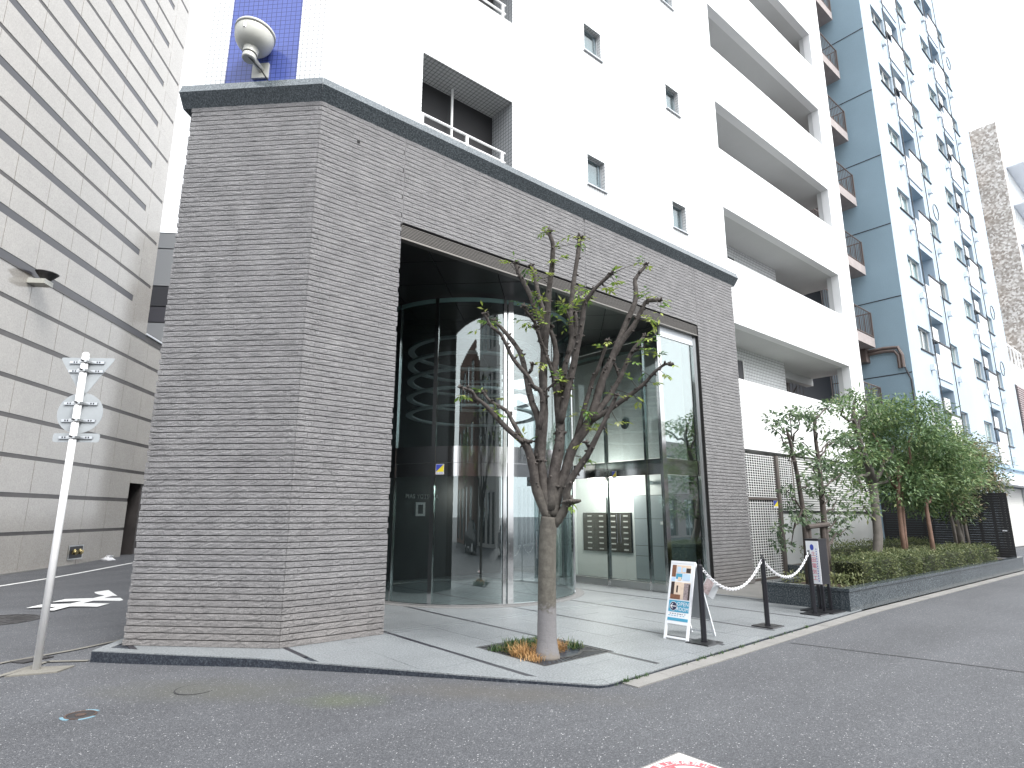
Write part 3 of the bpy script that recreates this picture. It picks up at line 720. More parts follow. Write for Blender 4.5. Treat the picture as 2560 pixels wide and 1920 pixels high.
# inner walls of the entrance hall
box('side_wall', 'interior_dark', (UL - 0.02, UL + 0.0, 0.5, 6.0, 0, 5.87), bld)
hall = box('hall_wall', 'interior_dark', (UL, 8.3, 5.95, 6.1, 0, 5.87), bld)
text_mesh('name_letters', 'PIAS YOTSUYA', 0.155, 'letter_steel', basis((5.62, 5.93, 2.055), (1, 0, 0), (0, 0, 1)), hall, extrude=0.012, sx=0.82, space=1.22)
fo = box('notice_frame', 'paper_white', (5.43, 5.72, 5.92, 5.949, 1.56, 1.91), hall); box('notice', 'interior_dark', (5.50, 5.65, 5.915, 5.9195, 1.62, 1.85), fo)
# ---- glass rotunda
RC = (5.132, 3.091); RR = 2.234
rot = thing('rotunda', (RC[0], RC[1], 0), None, None); rot.parent = bld; rot.location = (0, 0, 0)
MB().arc(RC, RR - 0.05, RR + 0.20, 0, 6.2832, -0.02, 0.004, 64).build('gravel_ring', 'pebble', rot)
MB().arc(RC, RR - 0.03, RR + 0.025, 0, 6.2832, 0.004, 0.035, 64).build('sill_ring', 'stainless', rot)
angs = [150, 168, 192.5, 215, 252, 280, 308.5, 335, 10]
for a, b in zip(angs, angs[1:]):
    b2 = b if b > a else b + 360
    for z0, z1 in ((0.036, 2.30), (2.86, 5.72)):
        MB().arc(RC, RR - 0.006, RR + 0.006, R(a + 0.4), R(b2 - 0.4), z0, z1, 64).build('glass_pane', 'glass', rot, smooth=False)
for z0, z1, mt, e in ((2.55, 2.86, 'stainless', 0.02), (2.30, 2.545, 'stainless', 0.012), (5.72, 5.80, 'glass_edge', 0.02)):
    MB().arc(RC, RR - e, RR + e, R(140), R(375), z0, z1, 260).build('band', mt, rot, smooth=False)
def post(a, wd, z0, z1, mt='stainless'):
    a = R(a); fr = Fr(RC, (-math.sin(a), math.cos(a)), (math.cos(a), math.sin(a)))
    box('post', mt, (-wd / 2, wd / 2, RR - 0.03, RR + 0.035, z0, z1), rot, fr=fr)
for a, wd in ((192.5, 0.03), (215, 0.075), (249.6, 0.06), (252.6, 0.11), (308.5, 0.05), (335, 0.05), (168, 0.05)): post(a, wd, 0.036, 5.80)
for z in (3.78, 4.16, 4.54, 4.90, 5.24):
    MB().arc(RC, 1.36, 1.50, 0, 6.2832, z - 0.02, z + 0.02, 56).build('hoop', 'ring_metal', rot)
# security sticker on the rotunda glass
def sticker(o, ex, parent, w_=0.16, h_=0.19):
    """blue and yellow halves over a white foot with the firm's letters"""
    ex = Vector(ex).normalized(); o = Vector(o); up = Vector((0, 0, 1)); n = ex.cross(up)
    def P(x, y, e): return tuple(o + ex * x + up * y + n * e)
    def pl(pts, mat, nm, par):
        me = bpy.data.meshes.new(nm); me.from_pydata(pts, [], [tuple(range(len(pts)))]); me.materials.append(M[mat]); return link(bpy.data.objects.new(nm, me), par)
    st = pl([P(0, 0, 0), P(w_, 0, 0), P(w_, h_, 0), P(0, h_, 0)], 'paper_white', 'sticker', parent)
    f = h_ * 0.25
    pl([P(0.005, f, 0.0015), P(w_ - 0.005, h_ - 0.005, 0.0015), P(0.005, h_ - 0.005, 0.0015)], 'sign_blue', 'blue_field', st)
    pl([P(0.005, f, 0.0015), P(w_ - 0.005, f, 0.0015), P(w_ - 0.005, h_ - 0.005, 0.0015)], 'sign_yellow', 'yellow_field', st)
    text_mesh('sticker_letters', 'ALSOK', h_ * 0.24, 'sign_blue', basis(P(w_ / 2, f * 0.5, 0.002), ex, up), st)
a = R(216.6); sticker((RC[0] + (RR + 0.04) * math.cos(a), RC[1] + (RR + 0.04) * math.sin(a), 2.33), (-math.sin(a), math.cos(a), 0), rot)
# ---- glass room on the right (letter boxes)
gw = thing('glass_room', (8.18, 0.2, 0), None, None); gw.parent = bld; gw.location = (0, 0, 0)
side_posts = [0.20, 0.62, 1.80, 3.30]
for a, b in zip(side_posts, side_posts[1:]):
    for z0, z1 in ((0.16, 2.46), (2.83, 5.60)): box('glass_pane', 'glass_clear' if z1 < 3 else 'glass', (8.174, 8.186, a + 0.03, b - 0.03, z0, z1), gw)
    box('kick_plate', 'stainless_dull', (8.16, 8.20, a + 0.03, b - 0.03, 0.012, 0.155), gw)
box('transom', 'stainless', (8.155, 8.205, 0.2, 4.2, 2.47, 2.82), gw); box('head_rail', 'stainless_dull', (8.15, 8.21, 0.2, 4.2, 5.61, 5.85), gw)
for v in side_posts: box('post', 'stainless', (8.14, 8.22, v - 0.03, v + 0.03, 0, 5.60), gw)
# corner mullion and street-side pane
box('corner_post', 'stainless', (8.08, 8.22, 0.105, 0.165, 0, 5.60), gw)
for z0, z1 in ((0.05, 2.46), (2.83, 5.60)): box('glass_pane', 'glass_street', (8.225, 9.50, 0.134, 0.146, z0, z1), gw)
box('transom', 'stainless', (8.222, 9.50, 0.12, 0.16, 2.47, 2.82), gw); box('head_rail', 'pale_panel', (8.222, 9.50, 0.11, 0.17, 5.61, 5.85), gw)
box('post', 'stainless', (9.50, 9.56, 0.10, 0.17, 0, 5.85), gw); box('post', 'stainless_dull', (9.561, 9.596, 0.06, 0.20, 0, 5.85), gw)
# door pull
for dv in (0.0, 0.11):
    MB().tube([(8.115, 1.50 + dv - 0.11, 0.98), (8.115, 1.50 + dv - 0.11, 1.62)], 0.014, 10).build('door_pull', 'stainless', gw)
sticker((8.15, 1.62, 2.44), (0, -1, 0), gw, 0.13, 0.16)
# room shell
box('room_wall', 'interior_white', (9.605, 9.64, 0.2, 4.2, 0, 5.87), bld); box('room_wall', 'interior_white', (8.2, 9.6, 4.2, 4.25, 0, 5.87), bld)
dk = box('round_clock', 'steel_dark', (9.59, 9.604, 2.9, 2.92, 3.9, 3.92), bld)
bpy.data.objects.remove(dk)
MB().lathe([(0.13, 0), (0.13, 0.03)], (9.604, 2.35, 3.95), (-1, 0, 0), 24).build('round_vent', 'steel_dark', bld)
# letter boxes, seven rows of four
mbk = thing('mailbox_bank', (9.6, 3.1, 0.66), 'brown metal bank of letter boxes on the white lobby wall', 'mailboxes')
box('case', 'steel_dark', (9.575, 9.603, 2.25, 3.935, 0.655, 1.655), mbk)
for c in range(4):
    for r in range(7):
        v0 = 2.262 + c * 0.4165; z0 = 0.663 + r * 0.1415
        d = box('mail_door', 'mail_steel', (9.562, 9.574, v0, v0 + 0.408, z0, z0 + 0.136), mbk)
        box('name_tag', 'mail_tag', (9.5585, 9.5615, v0 + 0.09, v0 + 0.24, z0 + 0.045, z0 + 0.075), d)
lk = thing('parcel_locker', (9.6, 1.3, 0), 'flush grey locker doors in the lobby wall beside the letter boxes', 'locker')
box('frame', 'steel_dark', (9.585, 9.603, 0.40, 2.16, 0.05, 2.085), lk)
for (a, b, c, e) in ((0.41, 1.02, 0.06, 0.85), (1.03, 1.62, 0.06, 0.85), (1.63, 2.15, 0.06, 0.60), (1.63, 2.15, 0.61, 0.85), (0.41, 1.02, 0.86, 1.50), (1.03, 1.62, 0.86, 1.50), (1.63, 2.15, 0.86, 1.50), (0.41, 1.02, 1.51, 2.075), (1.03, 1.62, 1.51, 2.075), (1.63, 2.15, 1.51, 2.075)):
    box('locker_door', 'locker_grey', (9.570, 9.584, a, b, c, e), lk)
box('notice', 'paper_white', (9.566, 9.5695, 1.25, 1.35, 1.37, 1.44), lk)
wl = thing('wall_lamp', (9.6, 3.22, 2.45), 'small lit wall lamp above the letter boxes', 'lamp')
box('bracket', 'stainless_dull', (9.56, 9.604, 3.19, 3.25, 2.36, 2.42), wl); box('glow', 'lamp_glow', (9.54, 9.60, 3.17, 3.27, 2.425, 2.58), wl)
pl = bpy.data.lights.new('room_fill_light', 'POINT'); pl.energy = 55; pl.color = (1, 0.95, 0.88); pl.shadow_soft_size = 0.35  # unseen fill added in mid-room, clear of the wall lamp, to light the wall evenly
plo = bpy.data.objects.new('room_fill_light', pl); plo.location = (8.95, 2.7, 2.4); COL.objects.link(plo); plo.parent = wl; plo.matrix_parent_inverse = wl.matrix_basis.inverted()
cm = thing('ceiling_camera', (9.45, 1.55, 2.38), 'white box camera fixed high on the lobby wall above the lockers', 'camera'); box('body', 'paper_white', (9.36, 9.56, 1.50, 1.60, 2.33, 2.43), cm); box('bracket', 'stainless_dull', (9.56, 9.604, 1.53, 1.57, 2.35, 2.41), cm)

# ---- white tower
TW = 0.20                                                # set back of the tower face
twr = MB(Fr((0, TW), (1, 0), (0, 1)))
holes = []; galz = []
for k in range(7):
    z = 3.40 * k
    if k < 5:
        holes.append((1.81, 3.87, 8.05 + z, 9.60 + z, 0.64))
        holes.append((6.03, 6.60, 8.65 + z, 9.38 + z, 0.16)); holes.append((9.16, 9.73, 8.65 + z, 9.38 + z, 0.16))
    galz.append((5.14 + z, 6.69 + z))
UE = 20.37; TOP = 28.6
front_holes = [h for h in holes]
wall_holes(twr, 0.083, 11.40, 7.9, TOP, front_holes, 0.2)
tower = twr.build('tower_wall', 'tile_front', bld)
gal = MB(Fr((0, TW), (1, 0), (0, 1)))
gh = [(11.62, 19.27, a, b, 0.26) for a, b in galz]
wall_holes(gal, 11.40, UE, 3.28, TOP, gh, 0.26)
gal.quad((UE, 0, 3.28), (UE, 0.6, 3.28), (UE, 0.6, TOP), (UE, 0, TOP)); gal.quad((W1 + 0.0, 0, 3.28), (W1, 4, 3.28), (UE, 4, 3.28), (UE, 0, 3.28))
gal.build('gallery_wall', 'render_white', bld)
ch = Fr((0.414 * TW, TW), (-CC, CC), (CC, CC))
def strip(s0, s1, mat, nm, d=0.0): MB(ch).quad((s1, d, 7.9), (s0, d, 7.9), (s0, d, TOP), (s1, d, TOP)); 
for s0, s1, mat, nm in ((0.0, 0.45, 'tile_chamfer', 'tower_corner'), (0.452, 1.61, 'tile_blue', 'blue_stripe'), (1.612, 1.97, 'tile_chamfer', 'tower_corner')):
    box(nm, mat, (s0, s1, 0.0 if 'blue' not in nm else 0.012, 0.3, 7.9, TOP), bld, fr=ch)
mb = MB(); A = ch(1.97, 0.0, 0)
mb.quad((A[0], A[1], 7.9), (A[0] + DA[0] * 9, A[1] + DA[1] * 9, 7.9), (A[0] + DA[0] * 9, A[1] + DA[1] * 9, TOP), (A[0], A[1], TOP)); mb.build('tower_side', 'render_white', bld)
# small windows
k = 0
for (a, b, c, e, dd) in holes:
    if dd > 0.3: continue
    f = MB(Fr((0, TW), (1, 0), (0, 1))); d0 = 0.13
    f.box(a, a + 0.04, d0 - 0.03, d0 + 0.03, c, e); f.box(b - 0.04, b, d0 - 0.03, d0 + 0.03, c, e); f.box(a + 0.04, b - 0.04, d0 - 0.03, d0 + 0.03, c, c + 0.04); f.box(a + 0.04, b - 0.04, d0 - 0.03, d0 + 0.03, e - 0.04, e)
    wn = f.build('window', 'aluminium', bld)
    box('pane', 'window_glass', (a + 0.04, b - 0.04, TW + d0 - 0.005, TW + d0 + 0.005, c + 0.04, e - 0.04), wn)
    box('curtain', 'curtain', (a + 0.02, b - 0.02, TW + d0 + 0.06, TW + d0 + 0.08, c, e), wn)
    box('sill', 'aluminium', (a - 0.03, b + 0.05, TW - 0.045, TW + 0.08, c - 0.025, c - 0.003), wn)
# balcony recesses with rails
for (a, b, c, e, dd) in holes:
    if dd < 0.3: continue
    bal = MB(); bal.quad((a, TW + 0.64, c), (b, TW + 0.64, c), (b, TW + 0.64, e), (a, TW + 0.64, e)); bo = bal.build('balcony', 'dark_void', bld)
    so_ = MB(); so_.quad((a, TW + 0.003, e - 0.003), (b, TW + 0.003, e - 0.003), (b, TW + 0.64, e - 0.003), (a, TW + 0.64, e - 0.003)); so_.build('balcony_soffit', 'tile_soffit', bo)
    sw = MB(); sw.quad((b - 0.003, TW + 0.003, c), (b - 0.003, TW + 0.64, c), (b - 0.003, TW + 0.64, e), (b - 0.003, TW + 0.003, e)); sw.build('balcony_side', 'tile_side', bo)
    for z in (c + 0.20, c + 0.40): MB().tube([(a, TW + 0.08, z), (b - 0.12, TW + 0.08, z)], 0.022, 8).build('rail', 'white_paint', bo)
    for x in (a + 0.07, (a + b) / 2, b - 0.2): box('rail_post', 'white_paint', (x - 0.025, x + 0.025, TW + 0.06, TW + 0.10, c, c + 0.395), bo)
    MB().tube([((a + b) / 2 - 0.1, TW + 0.45, c), ((a + b) / 2 - 0.1, TW + 0.45, e)], 0.025, 8).build('drain_pipe', 'ac_white', bo)
# access galleries on the right wing
for a, b in galz:
    g = MB(); g.quad((11.62, TW + 0.26, b), (UE, TW + 0.26, b), (UE, 3.2, b), (11.62, 3.2, b)); go = g.build('gallery', 'soffit_grey', bld)
    f = MB(); f.quad((11.62, TW + 0.26, a - 0.35), (11.62, 3.2, a - 0.35), (UE, 3.2, a - 0.35), (UE, TW + 0.26, a - 0.35)); f.build('gallery_floor', 'concrete', go)
    p = MB(); p.quad((11.62, TW + 0.255, a - 0.35), (UE, TW + 0.255, a - 0.35), (UE, TW + 0.255, a), (11.62, TW + 0.255, a)); p.build('parapet_back', 'render_grey', go)
    i = box('tiled_wall', 'tile_gallery', (11.4, 17.1, 1.46, 1.8, a - 0.35, b - 0.002), go)
    box('flat_door', 'steel_dark', (13.9, 14.28, 1.44, 1.459, a - 0.35, b - 0.42), go); box('door_jamb', 'ac_white', (14.281, 14.34, 1.43, 1.459, a - 0.35, b - 0.38), go)
    box('end_pier', 'render_grey', (19.28, 20.36, TW + 0.262, 0.62, a - 0.35, b - 0.003), go)
    box('soffit_beam', 'soffit_grey', (17.1, UE, 1.95, 2.2, b - 0.28, b - 0.003), go)
    box('stair_back', 'steel_dark', (17.1, UE, 3.0, 3.1, a - 0.35, b - 0.003), go)
    for q in range(11): box('bar', 'pipe_brown', (17.3 + q * 0.28, 17.315 + q * 0.28, 2.22, 2.235, a - 0.35, b - 0.29), go)
    for q in range(2): MB().tube([(17.2 + q, 2.5, a - 0.3), (19.4 + q * 0.8, 2.5, b - 0.25)], 0.03, 6).build('stair_rail', 'brown_metal', go)
    box('stair_post', 'brown_metal', (19.0, 19.16, 2.3, 2.5, a - 0.35, b - 0.28), go)
# ground storey of the right wing: grille gate, concrete dado, louvres
GV = 0.26
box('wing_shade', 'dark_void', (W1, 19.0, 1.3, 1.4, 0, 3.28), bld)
dado = box('dado', 'concrete_wall', (13.50, UE, GV, GV + 0.3, 0, 1.67), bld)
box('dado_cap', 'steel_dark', (13.50, UE, GV - 0.03, GV + 0.05, 1.672, 1.70), bld)
lv = box('louvre_screen', 'dark_void', (14.33, UE, GV + 0.12, GV + 0.16, 1.70, 3.28), bld)
for q in range(22):
    z = 1.72 + q * 0.07
    mb = MB(); mb.extrude([(GV + 0.0, z), (GV + 0.0, z + 0.048), (GV + 0.10, z + 0.064), (GV + 0.10, z + 0.016)], 14.34, UE - 0.01); fix_normals(mb.build('slat', 'ac_white', lv))
def grille(u0, u1, z0, z1, v, mat, name, parent, step=0.064, bar=0.018):
    g = MB(); x = u0
    while x < u1 - 0.01: g.box(x, x + bar * 1.5, v - 0.003, v + 0.003, z0, z1); x += step * 1.9
    z = z0
    while z < z1 - 0.01: g.box(u0, u1, v - 0.004, v + 0.004, z, z + bar); z += step
    return g.build(name, mat, parent)
gate = thing('grille_gate', (12.4, GV, 0), 'tall white square-mesh grille gate between the stone pier and the concrete wall', 'gate')
box('post', 'brown_metal', (13.35, 13.48, GV - 0.06, GV + 0.06, -0.01, 3.2), gate)
grille(W1 + 0.04, 13.33, 0.05, 1.98, GV, 'ac_white', 'lower_mesh', gate); grille(W1 + 0.04, 13.33, 2.06, 3.18, GV, 'ac_white', 'upper_mesh', gate)
box('mid_rail', 'brown_metal', (W1 + 0.02, 13.34, GV - 0.03, GV + 0.03, 1.99, 2.05), gate); box('bottom_rail', 'brown_metal', (W1 + 0.02, 13.34, GV - 0.03, GV + 0.03, 0.0, 0.045), gate)
grille(13.52, 14.27, 1.72, 3.2, GV - 0.03, 'ac_white', 'side_mesh', gate); box('side_post', 'brown_metal', (14.275, 14.325, GV - 0.05, GV + 0.03, 1.705, 3.25), gate)
box('lock_box', 'brown_metal', (13.15, 13.32, GV - 0.04, GV + 0.03, 0.98, 1.18), gate); box('lever', 'stainless', (13.08, 13.28, GV - 0.08, GV - 0.045, 1.05, 1.08), gate)
sticker((13.08, GV - 0.02, 1.78), (1, 0, 0), gate, 0.24, 0.2)
# flood lamp on the blue stripe
LP = lambda s, d, z: ch(s, d, z)
fl = thing('flood_lamp', LP(1.02, 0, 8.36), 'cream bowl-shaped flood lamp bracketed to the blue tiled stripe', 'lamp')
wn_ = Vector((CC, CC, 0)); al = Vector((-CC, CC, 0))
ax = (Vector((0, 0, 1)) - al * 0.06 + wn_ * 0.12).normalized()
base = Vector(LP(1.05, -0.33, 8.29))
MB().lathe([(0.09, 0.0), (0.10, 0.012), (0.10, 0.075), (0.098, 0.08)], base, ax, 24).build('end_cap', 'lamp_cream', fl, smooth=False)
MB().lathe([(0.088, 0.082), (0.088, 0.098)], base, ax, 24).build('gasket', 'rubber', fl)
MB().lathe([(0.108, 0.10), (0.110, 0.20)], base, ax, 28).build('neck', 'lamp_cream', fl)
pr = [(0.112, 0.20)] + [(0.112 + 0.168 * math.sin(q / 8 * math.pi / 2), 0.20 + 0.24 * (1 - math.cos(q / 8 * math.pi / 2))) for q in range(1, 9)]
MB().lathe(pr + [(0.283, 0.47)], base, ax, 36).build('bowl', 'lamp_cream', fl, smooth=True)
MB().lathe([(0.278, 0.472), (0.278, 0.482)], base, ax, 36).build('rim_seal', 'rubber', fl)
MB().lathe([(0.295, 0.484), (0.292, 0.53), (0.25, 0.555), (0.10, 0.57)], base, ax, 36).build('rim', 'lamp_cream', fl, smooth=True)
MB().lathe([(0.0901, 0.575), (0.02, 0.59)], base, ax, 24).build('lens', 'window_glass', fl)
b2 = base + ax * 0.33 - wn_ * 0.255
box('latch', 'stainless_dull', (b2.x - 0.02, b2.x + 0.02, b2.y - 0.02, b2.y + 0.02, b2.z + 0.05, b2.z + 0.12), fl)
MB(ch).box(0.90, 1.16, -0.03, 0.006, 8.22, 8.48).build('wall_plate', 'lamp_cream', fl)
MB().tube([LP(1.02, -0.03, 8.36), LP(1.02, -0.14, 8.36), tuple(base + ax * 0.10)], [0.05, 0.045, 0.05], 12).build('arm', 'lamp_cream', fl, smooth=True)
MB().tube([tuple(base + ax * 0.03 - wn_ * 0.08), LP(0.92, -0.20, 8.22), LP(0.86, -0.06, 8.12), LP(0.80, 0.0, 8.14)], 0.012, 6).build('cable', 'rubber', fl)
#@@PART3
# ================================================================== OFFICE BUILDING ON THE LEFT
LB = Fr((-0.801, 18.19), (DA[0], DA[1]), (-DA[1], DA[0]))
off = thing('office_building', LB(0, 0, -0.12), 'beige polished granite office building with dark horizontal bands on the left', 'building')
zl = [-0.12, 0.97, 2.09, 3.23, 4.36, 5.47, 6.62, 7.68, 8.73]; zt = [0.12, 0.10, 0.13, 0.12, 0.13, 0.13, 0.16, 0.13, 0.28]
rows = []                                                # (z0, z1, s_end)
bands = []
for k in range(8): rows.append((zl[k] + (zt[k] if k else 0.0), zl[k + 1], 4.9)); 
for k in range(1, 9): bands.append((zl[k], zl[k] + zt[k], 4.9 if k < 8 else 3.2, k == 8))
z = 9.01; k = 0
while z < 30:
    thick = k % 2 == 0; z1 = (10.0 if thick else 11.015) + 1.985 * (k // 2); h = 0.26 if thick else 0.13
    rows.append((z, z1, 3.2)); bands.append((z1, z1 + h, 1.80 if thick else 3.05, thick)); z = z1 + h; k += 1
joints = [-3.89 + 1.4825 * q for q in range(-5, 7)]
sh = MB(LB); sh.box(-11.4, 3.19, 0.036, 8, 9.0, 31); sh.box(-11.4, 3.50, 0.036, 8, -0.12, 9.02); sh.box(3.5, 4.55, 0.036, 8, 2.84, 9.02); sh.box(4.55, 9, 0.036, 8, -0.12, 9.02)
sh.box(3.5, 4.55, 0.9, 8, -0.12, 2.84); sh.build('wall', 'band_brown', off)
for (z0, z1, se) in rows:
    js = [j for j in joints if j < se - 0.1] + [se]
    for a, b in zip(js, js[1:]):
        zz0 = z0
        if a > 3.4 and z1 < 2.85: continue
        if a > 3.4 and z0 < 2.84: zz0 = 2.84
        box('stone_panel', 'beige_granite', (a + 0.011, b - 0.011, random.uniform(-0.002, 0.002), 0.034, zz0 + 0.004, z1 - 0.004), off, fr=LB)
for (z0, z1, se, thick) in bands:
    js = [j for j in joints if j < se - 0.1] + [se]
    if z0 < 2.9: js = [j for j in js if j < 3.5] + [3.5]
    box('band', 'band_glass' if thick else 'band_brown', (-11.3, min(js[-1], se), 0.012, 0.0355, z0, z1), off, fr=LB)
    if se < 3.15: # the course runs on in stone past the end of the band
        box('stone_panel', 'beige_granite', (se + 0.006, 3.194, 0.0, 0.034, z0 - 0.002, z1 + 0.002), off, fr=LB)
box('ledge', 'band_brown', (-11.3, 4.9, -0.02, 0.012, 8.715, 8.745), off, fr=LB); box('coping', 'pale_panel', (3.2, 6.5, -0.03, 0.5, 9.02, 9.09), off, fr=LB)
box('door_recess', 'dark_void', (3.52, 4.54, 0.85, 0.89, -0.12, 2.83), off, fr=LB); box('plinth', 'concrete', (-11.3, 3.5, -0.10, 0.0, -0.14, -0.095), off, fr=LB)
wl = thing('wall_uplight', LB(-3.5, 0, 8.7), 'dark bowl uplight on a box bracket on the beige granite wall', 'lamp')
box('bracket', 'lamp_cream', (-4.15, -3.75, -0.50, -0.002, 8.45, 8.60), wl, fr=LB)
MB().lathe([(0.09, 0.0), (0.15, 0.06), (0.29, 0.23), (0.31, 0.26), (0.25, 0.28)], LB(-3.9, -0.36, 8.605), (0.05, -0.05, 1), 28).build('bowl', 'iron', wl, smooth=True)
sf = thing('hose_inlet', LB(0.45, 0, 0.3), 'recessed twin brass fire hose inlet low on the beige wall', 'hydrant')
box('frame', 'stainless_dull', (0.02, 0.88, -0.02, 0.0, 0.06, 0.54), sf, fr=LB); box('recess', 'steel_dark', (0.07, 0.83, -0.024, -0.021, 0.10, 0.50), sf, fr=LB)
pm('brass', (0.55, 0.45, 0.22), 0.25, 1.0)
for q in (0.28, 0.60):
    p = LB(q, -0.02, 0.33); ax = LB.ey
    MB().lathe([(0.07, 0), (0.10, 0.03), (0.08, 0.06), (0.085, 0.13)], p, (-ax[0], -ax[1], -0.35), 16).build('outlet', 'brass', sf)
bag = MB().lathe([(0.04, 0.0), (0.20, 0.02), (0.24, 0.07), (0.17, 0.14), (0.06, 0.19), (0.10, 0.23)], LB(1.7, -0.5, -0.125), (0.1, 0.05, 1), 14)
for i, (x, y, zz) in enumerate(bag.v): bag.v[i] = (x + random.uniform(-0.05, 0.05), y + random.uniform(-0.05, 0.05), max(-0.122, zz + random.uniform(-0.03, 0.03)))
bag.build('rubbish_bag', 'plastic_white', smooth=True, label='crumpled white plastic bag lying at the foot of the beige wall', cat='bag')
# silver-panelled building seen in the gap behind
gb = thing('panel_building', LB(9, 2, 0), 'narrow slice of a silver-panelled building in the gap beside the stone wall', 'building')
def gpan(z0, z1, m): box('cladding_panel', m, (9.0, 20, -4.0, 6.0, z0 + 0.03, z1 - 0.03), gb, fr=LB)
for z0, z1, m in ((-0.1, 3.6, 'panel_silver'), (3.6, 7.2, 'panel_silver'), (7.2, 11.36, 'panel_silver'), (11.36, 12.24, 'band_glass'), (12.24, 13.37, 'steel_dark'), (13.37, 15.5, 'panel_silver'), (15.5, 16.4, 'panel_silver')): gpan(z0, z1, m)
box('core', 'steel_dark', (9.05, 19.9, -3.95, 5.9, -0.1, 16.45), gb, fr=LB)

# ================================================================== BLUE APARTMENT BLOCK ON THE RIGHT
blu = thing('blue_apartment_block', (26, 0.2, 0), 'pale blue concrete apartment block with paired windows and air conditioners', 'building')
BT = 37.0; BU0, BU1 = 26.0, 45.4
hl = []; units = []
for col in range(2):
    x = 27.58 + col * 8.85
    for f in range(-1, 8):
        z = 8.85 + 3.42 * f
        w1 = (x, x + 1.70, z, z + 1.08, 0.16); rc = (x + 1.86, x + 4.10, z + 0.12, z + 2.02, 1.1); w2 = (x + 4.62, x + 5.96, z + 0.08, z + 1.14, 0.16)
        hl += [w1, rc, w2]; units.append((col, f, x, z, w1, rc, w2))
mb = MB(Fr((0, 0.2), (1, 0), (0, 1))); wall_holes(mb, BU0, BU1, -0.1, BT, hl, 0.2); mb.build('front_wall', 'blue_wall_lit', blu)
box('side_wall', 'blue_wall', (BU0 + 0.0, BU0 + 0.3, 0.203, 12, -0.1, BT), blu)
for f in range(-1, 9):
    z = 7.53 + 3.42 * f; box('floor_joint', 'steel_dark', (BU0 - 0.012, BU0 - 0.002, 0.21, 6, z - 0.02, z + 0.02), blu)
rr = random.Random(11)
for (col, f, x, z, w1, rc, w2) in units:
    for (a, b, c, e, dd) in (w1, w2):
        fr_ = MB(Fr((0, 0.2), (1, 0), (0, 1))); d0 = 0.14
        for s0, s1, zz0, zz1 in ((a, a + 0.05, c, e), (b - 0.05, b, c, e), ((a + b) / 2 - 0.03, (a + b) / 2 + 0.03, c, e)): fr_.box(s0, s1, d0 - 0.03, d0 + 0.03, zz0, zz1)
        fr_.box(a, b, d0 - 0.029, d0 + 0.029, c, c + 0.05); fr_.box(a, b, d0 - 0.029, d0 + 0.029, e - 0.05, e)
        wn = fr_.build('window', 'ac_white', blu); box('pane', 'glass_clear', (a + 0.05, b - 0.05, 0.2 + d0, 0.2 + d0 + 0.01, c + 0.05, e - 0.05), wn)
        box('curtain', rr.choice(('curtain', 'curtain', 'curtain', 'photo_grey')), (a + 0.02, b - 0.02, 0.2 + d0 + 0.06, 0.2 + d0 + 0.07, c, e), wn)
        box('sill', 'steel_dark', (a - 0.04, b + 0.04, 0.14, 0.21, c - 0.045, c - 0.004), wn)
    a, b, c, e, dd = rc
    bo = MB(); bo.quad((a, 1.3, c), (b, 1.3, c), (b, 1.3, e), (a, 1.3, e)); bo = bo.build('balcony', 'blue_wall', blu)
    box('balcony_door', 'window_glass', (a + 0.5, a + 1.3, 1.25, 1.29, c, e - 0.3), bo)
    box('spandrel', 'pale_panel', (a, b, 0.15, 0.197, c - 1.18, c - 0.01), bo)
    box('parapet', 'pale_panel', (a + 0.9, b + 0.38, 0.165, 0.196, c - 0.05, c + 0.62), bo)
    box('parapet_cap', 'steel_dark', (a + 0.9, b + 0.40, 0.12, 0.196, c + 0.622, c + 0.68), bo)
    if rr.random() < 0.75:
        ax_, az = a + 0.35 + rr.uniform(0, 0.4), c + 0.75 + rr.uniform(0, 0.15)
        storey = ('second', 'third', 'fourth', 'fifth', 'sixth', 'seventh', 'eighth', 'ninth', 'tenth')[f + 1]
        ac = thing('air_conditioner', (ax_, 0.0, az), f'white air conditioner on the {storey} storey of the blue block, {"nearer" if col == 0 else "farther"} window column', 'air conditioner', 'air conditioners on the blue block')
        box('case', 'ac_white', (ax_, ax_ + 0.85, 0.24, 0.60, az, az + 0.62), ac); box('bracket', 'steel_dark', (ax_ + 0.02, ax_ + 0.83, 0.27, 0.62, az - 0.06, az - 0.003), ac)
        MB().lathe([(0.23, 0), (0.23, 0.012)], (ax_ + 0.38, 0.24, az + 0.31), (0, -1, 0), 20).build('fan_grille', 'aluminium', ac)
    box('vent_hood', 'pale_panel', (x + 0.95, x + 1.18, 0.02, 0.197, z - 0.85, z - 0.58), blu); box('vent_hood', 'pale_panel', (x + 5.15, x + 5.38, 0.02, 0.197, z - 0.80, z - 0.53), blu)
    if rr.random() < 0.3:
        hx, hz = b + 0.2, c + 0.95; pts = [(hx + 0.42 * math.cos(q / 16 * 6.2832), -0.2 + 0.02 * q / 16, hz + 0.42 * math.sin(q / 16 * 6.2832)) for q in range(17)]
        MB().tube(pts, 0.022, 6, cap=False).build('coiled_cable', 'steel_dark', blu)
for x in (29.35, 32.0, 38.2, 40.85): MB().tube([(x, 0.12, 4.0), (x, 0.12, BT)], 0.022, 6).build('drain_pipe', 'steel_dark', blu)
box('ledge', 'blue_wall', (BU0 + 7, BU1, 0.05, 0.198, 4.12, 4.2), blu)
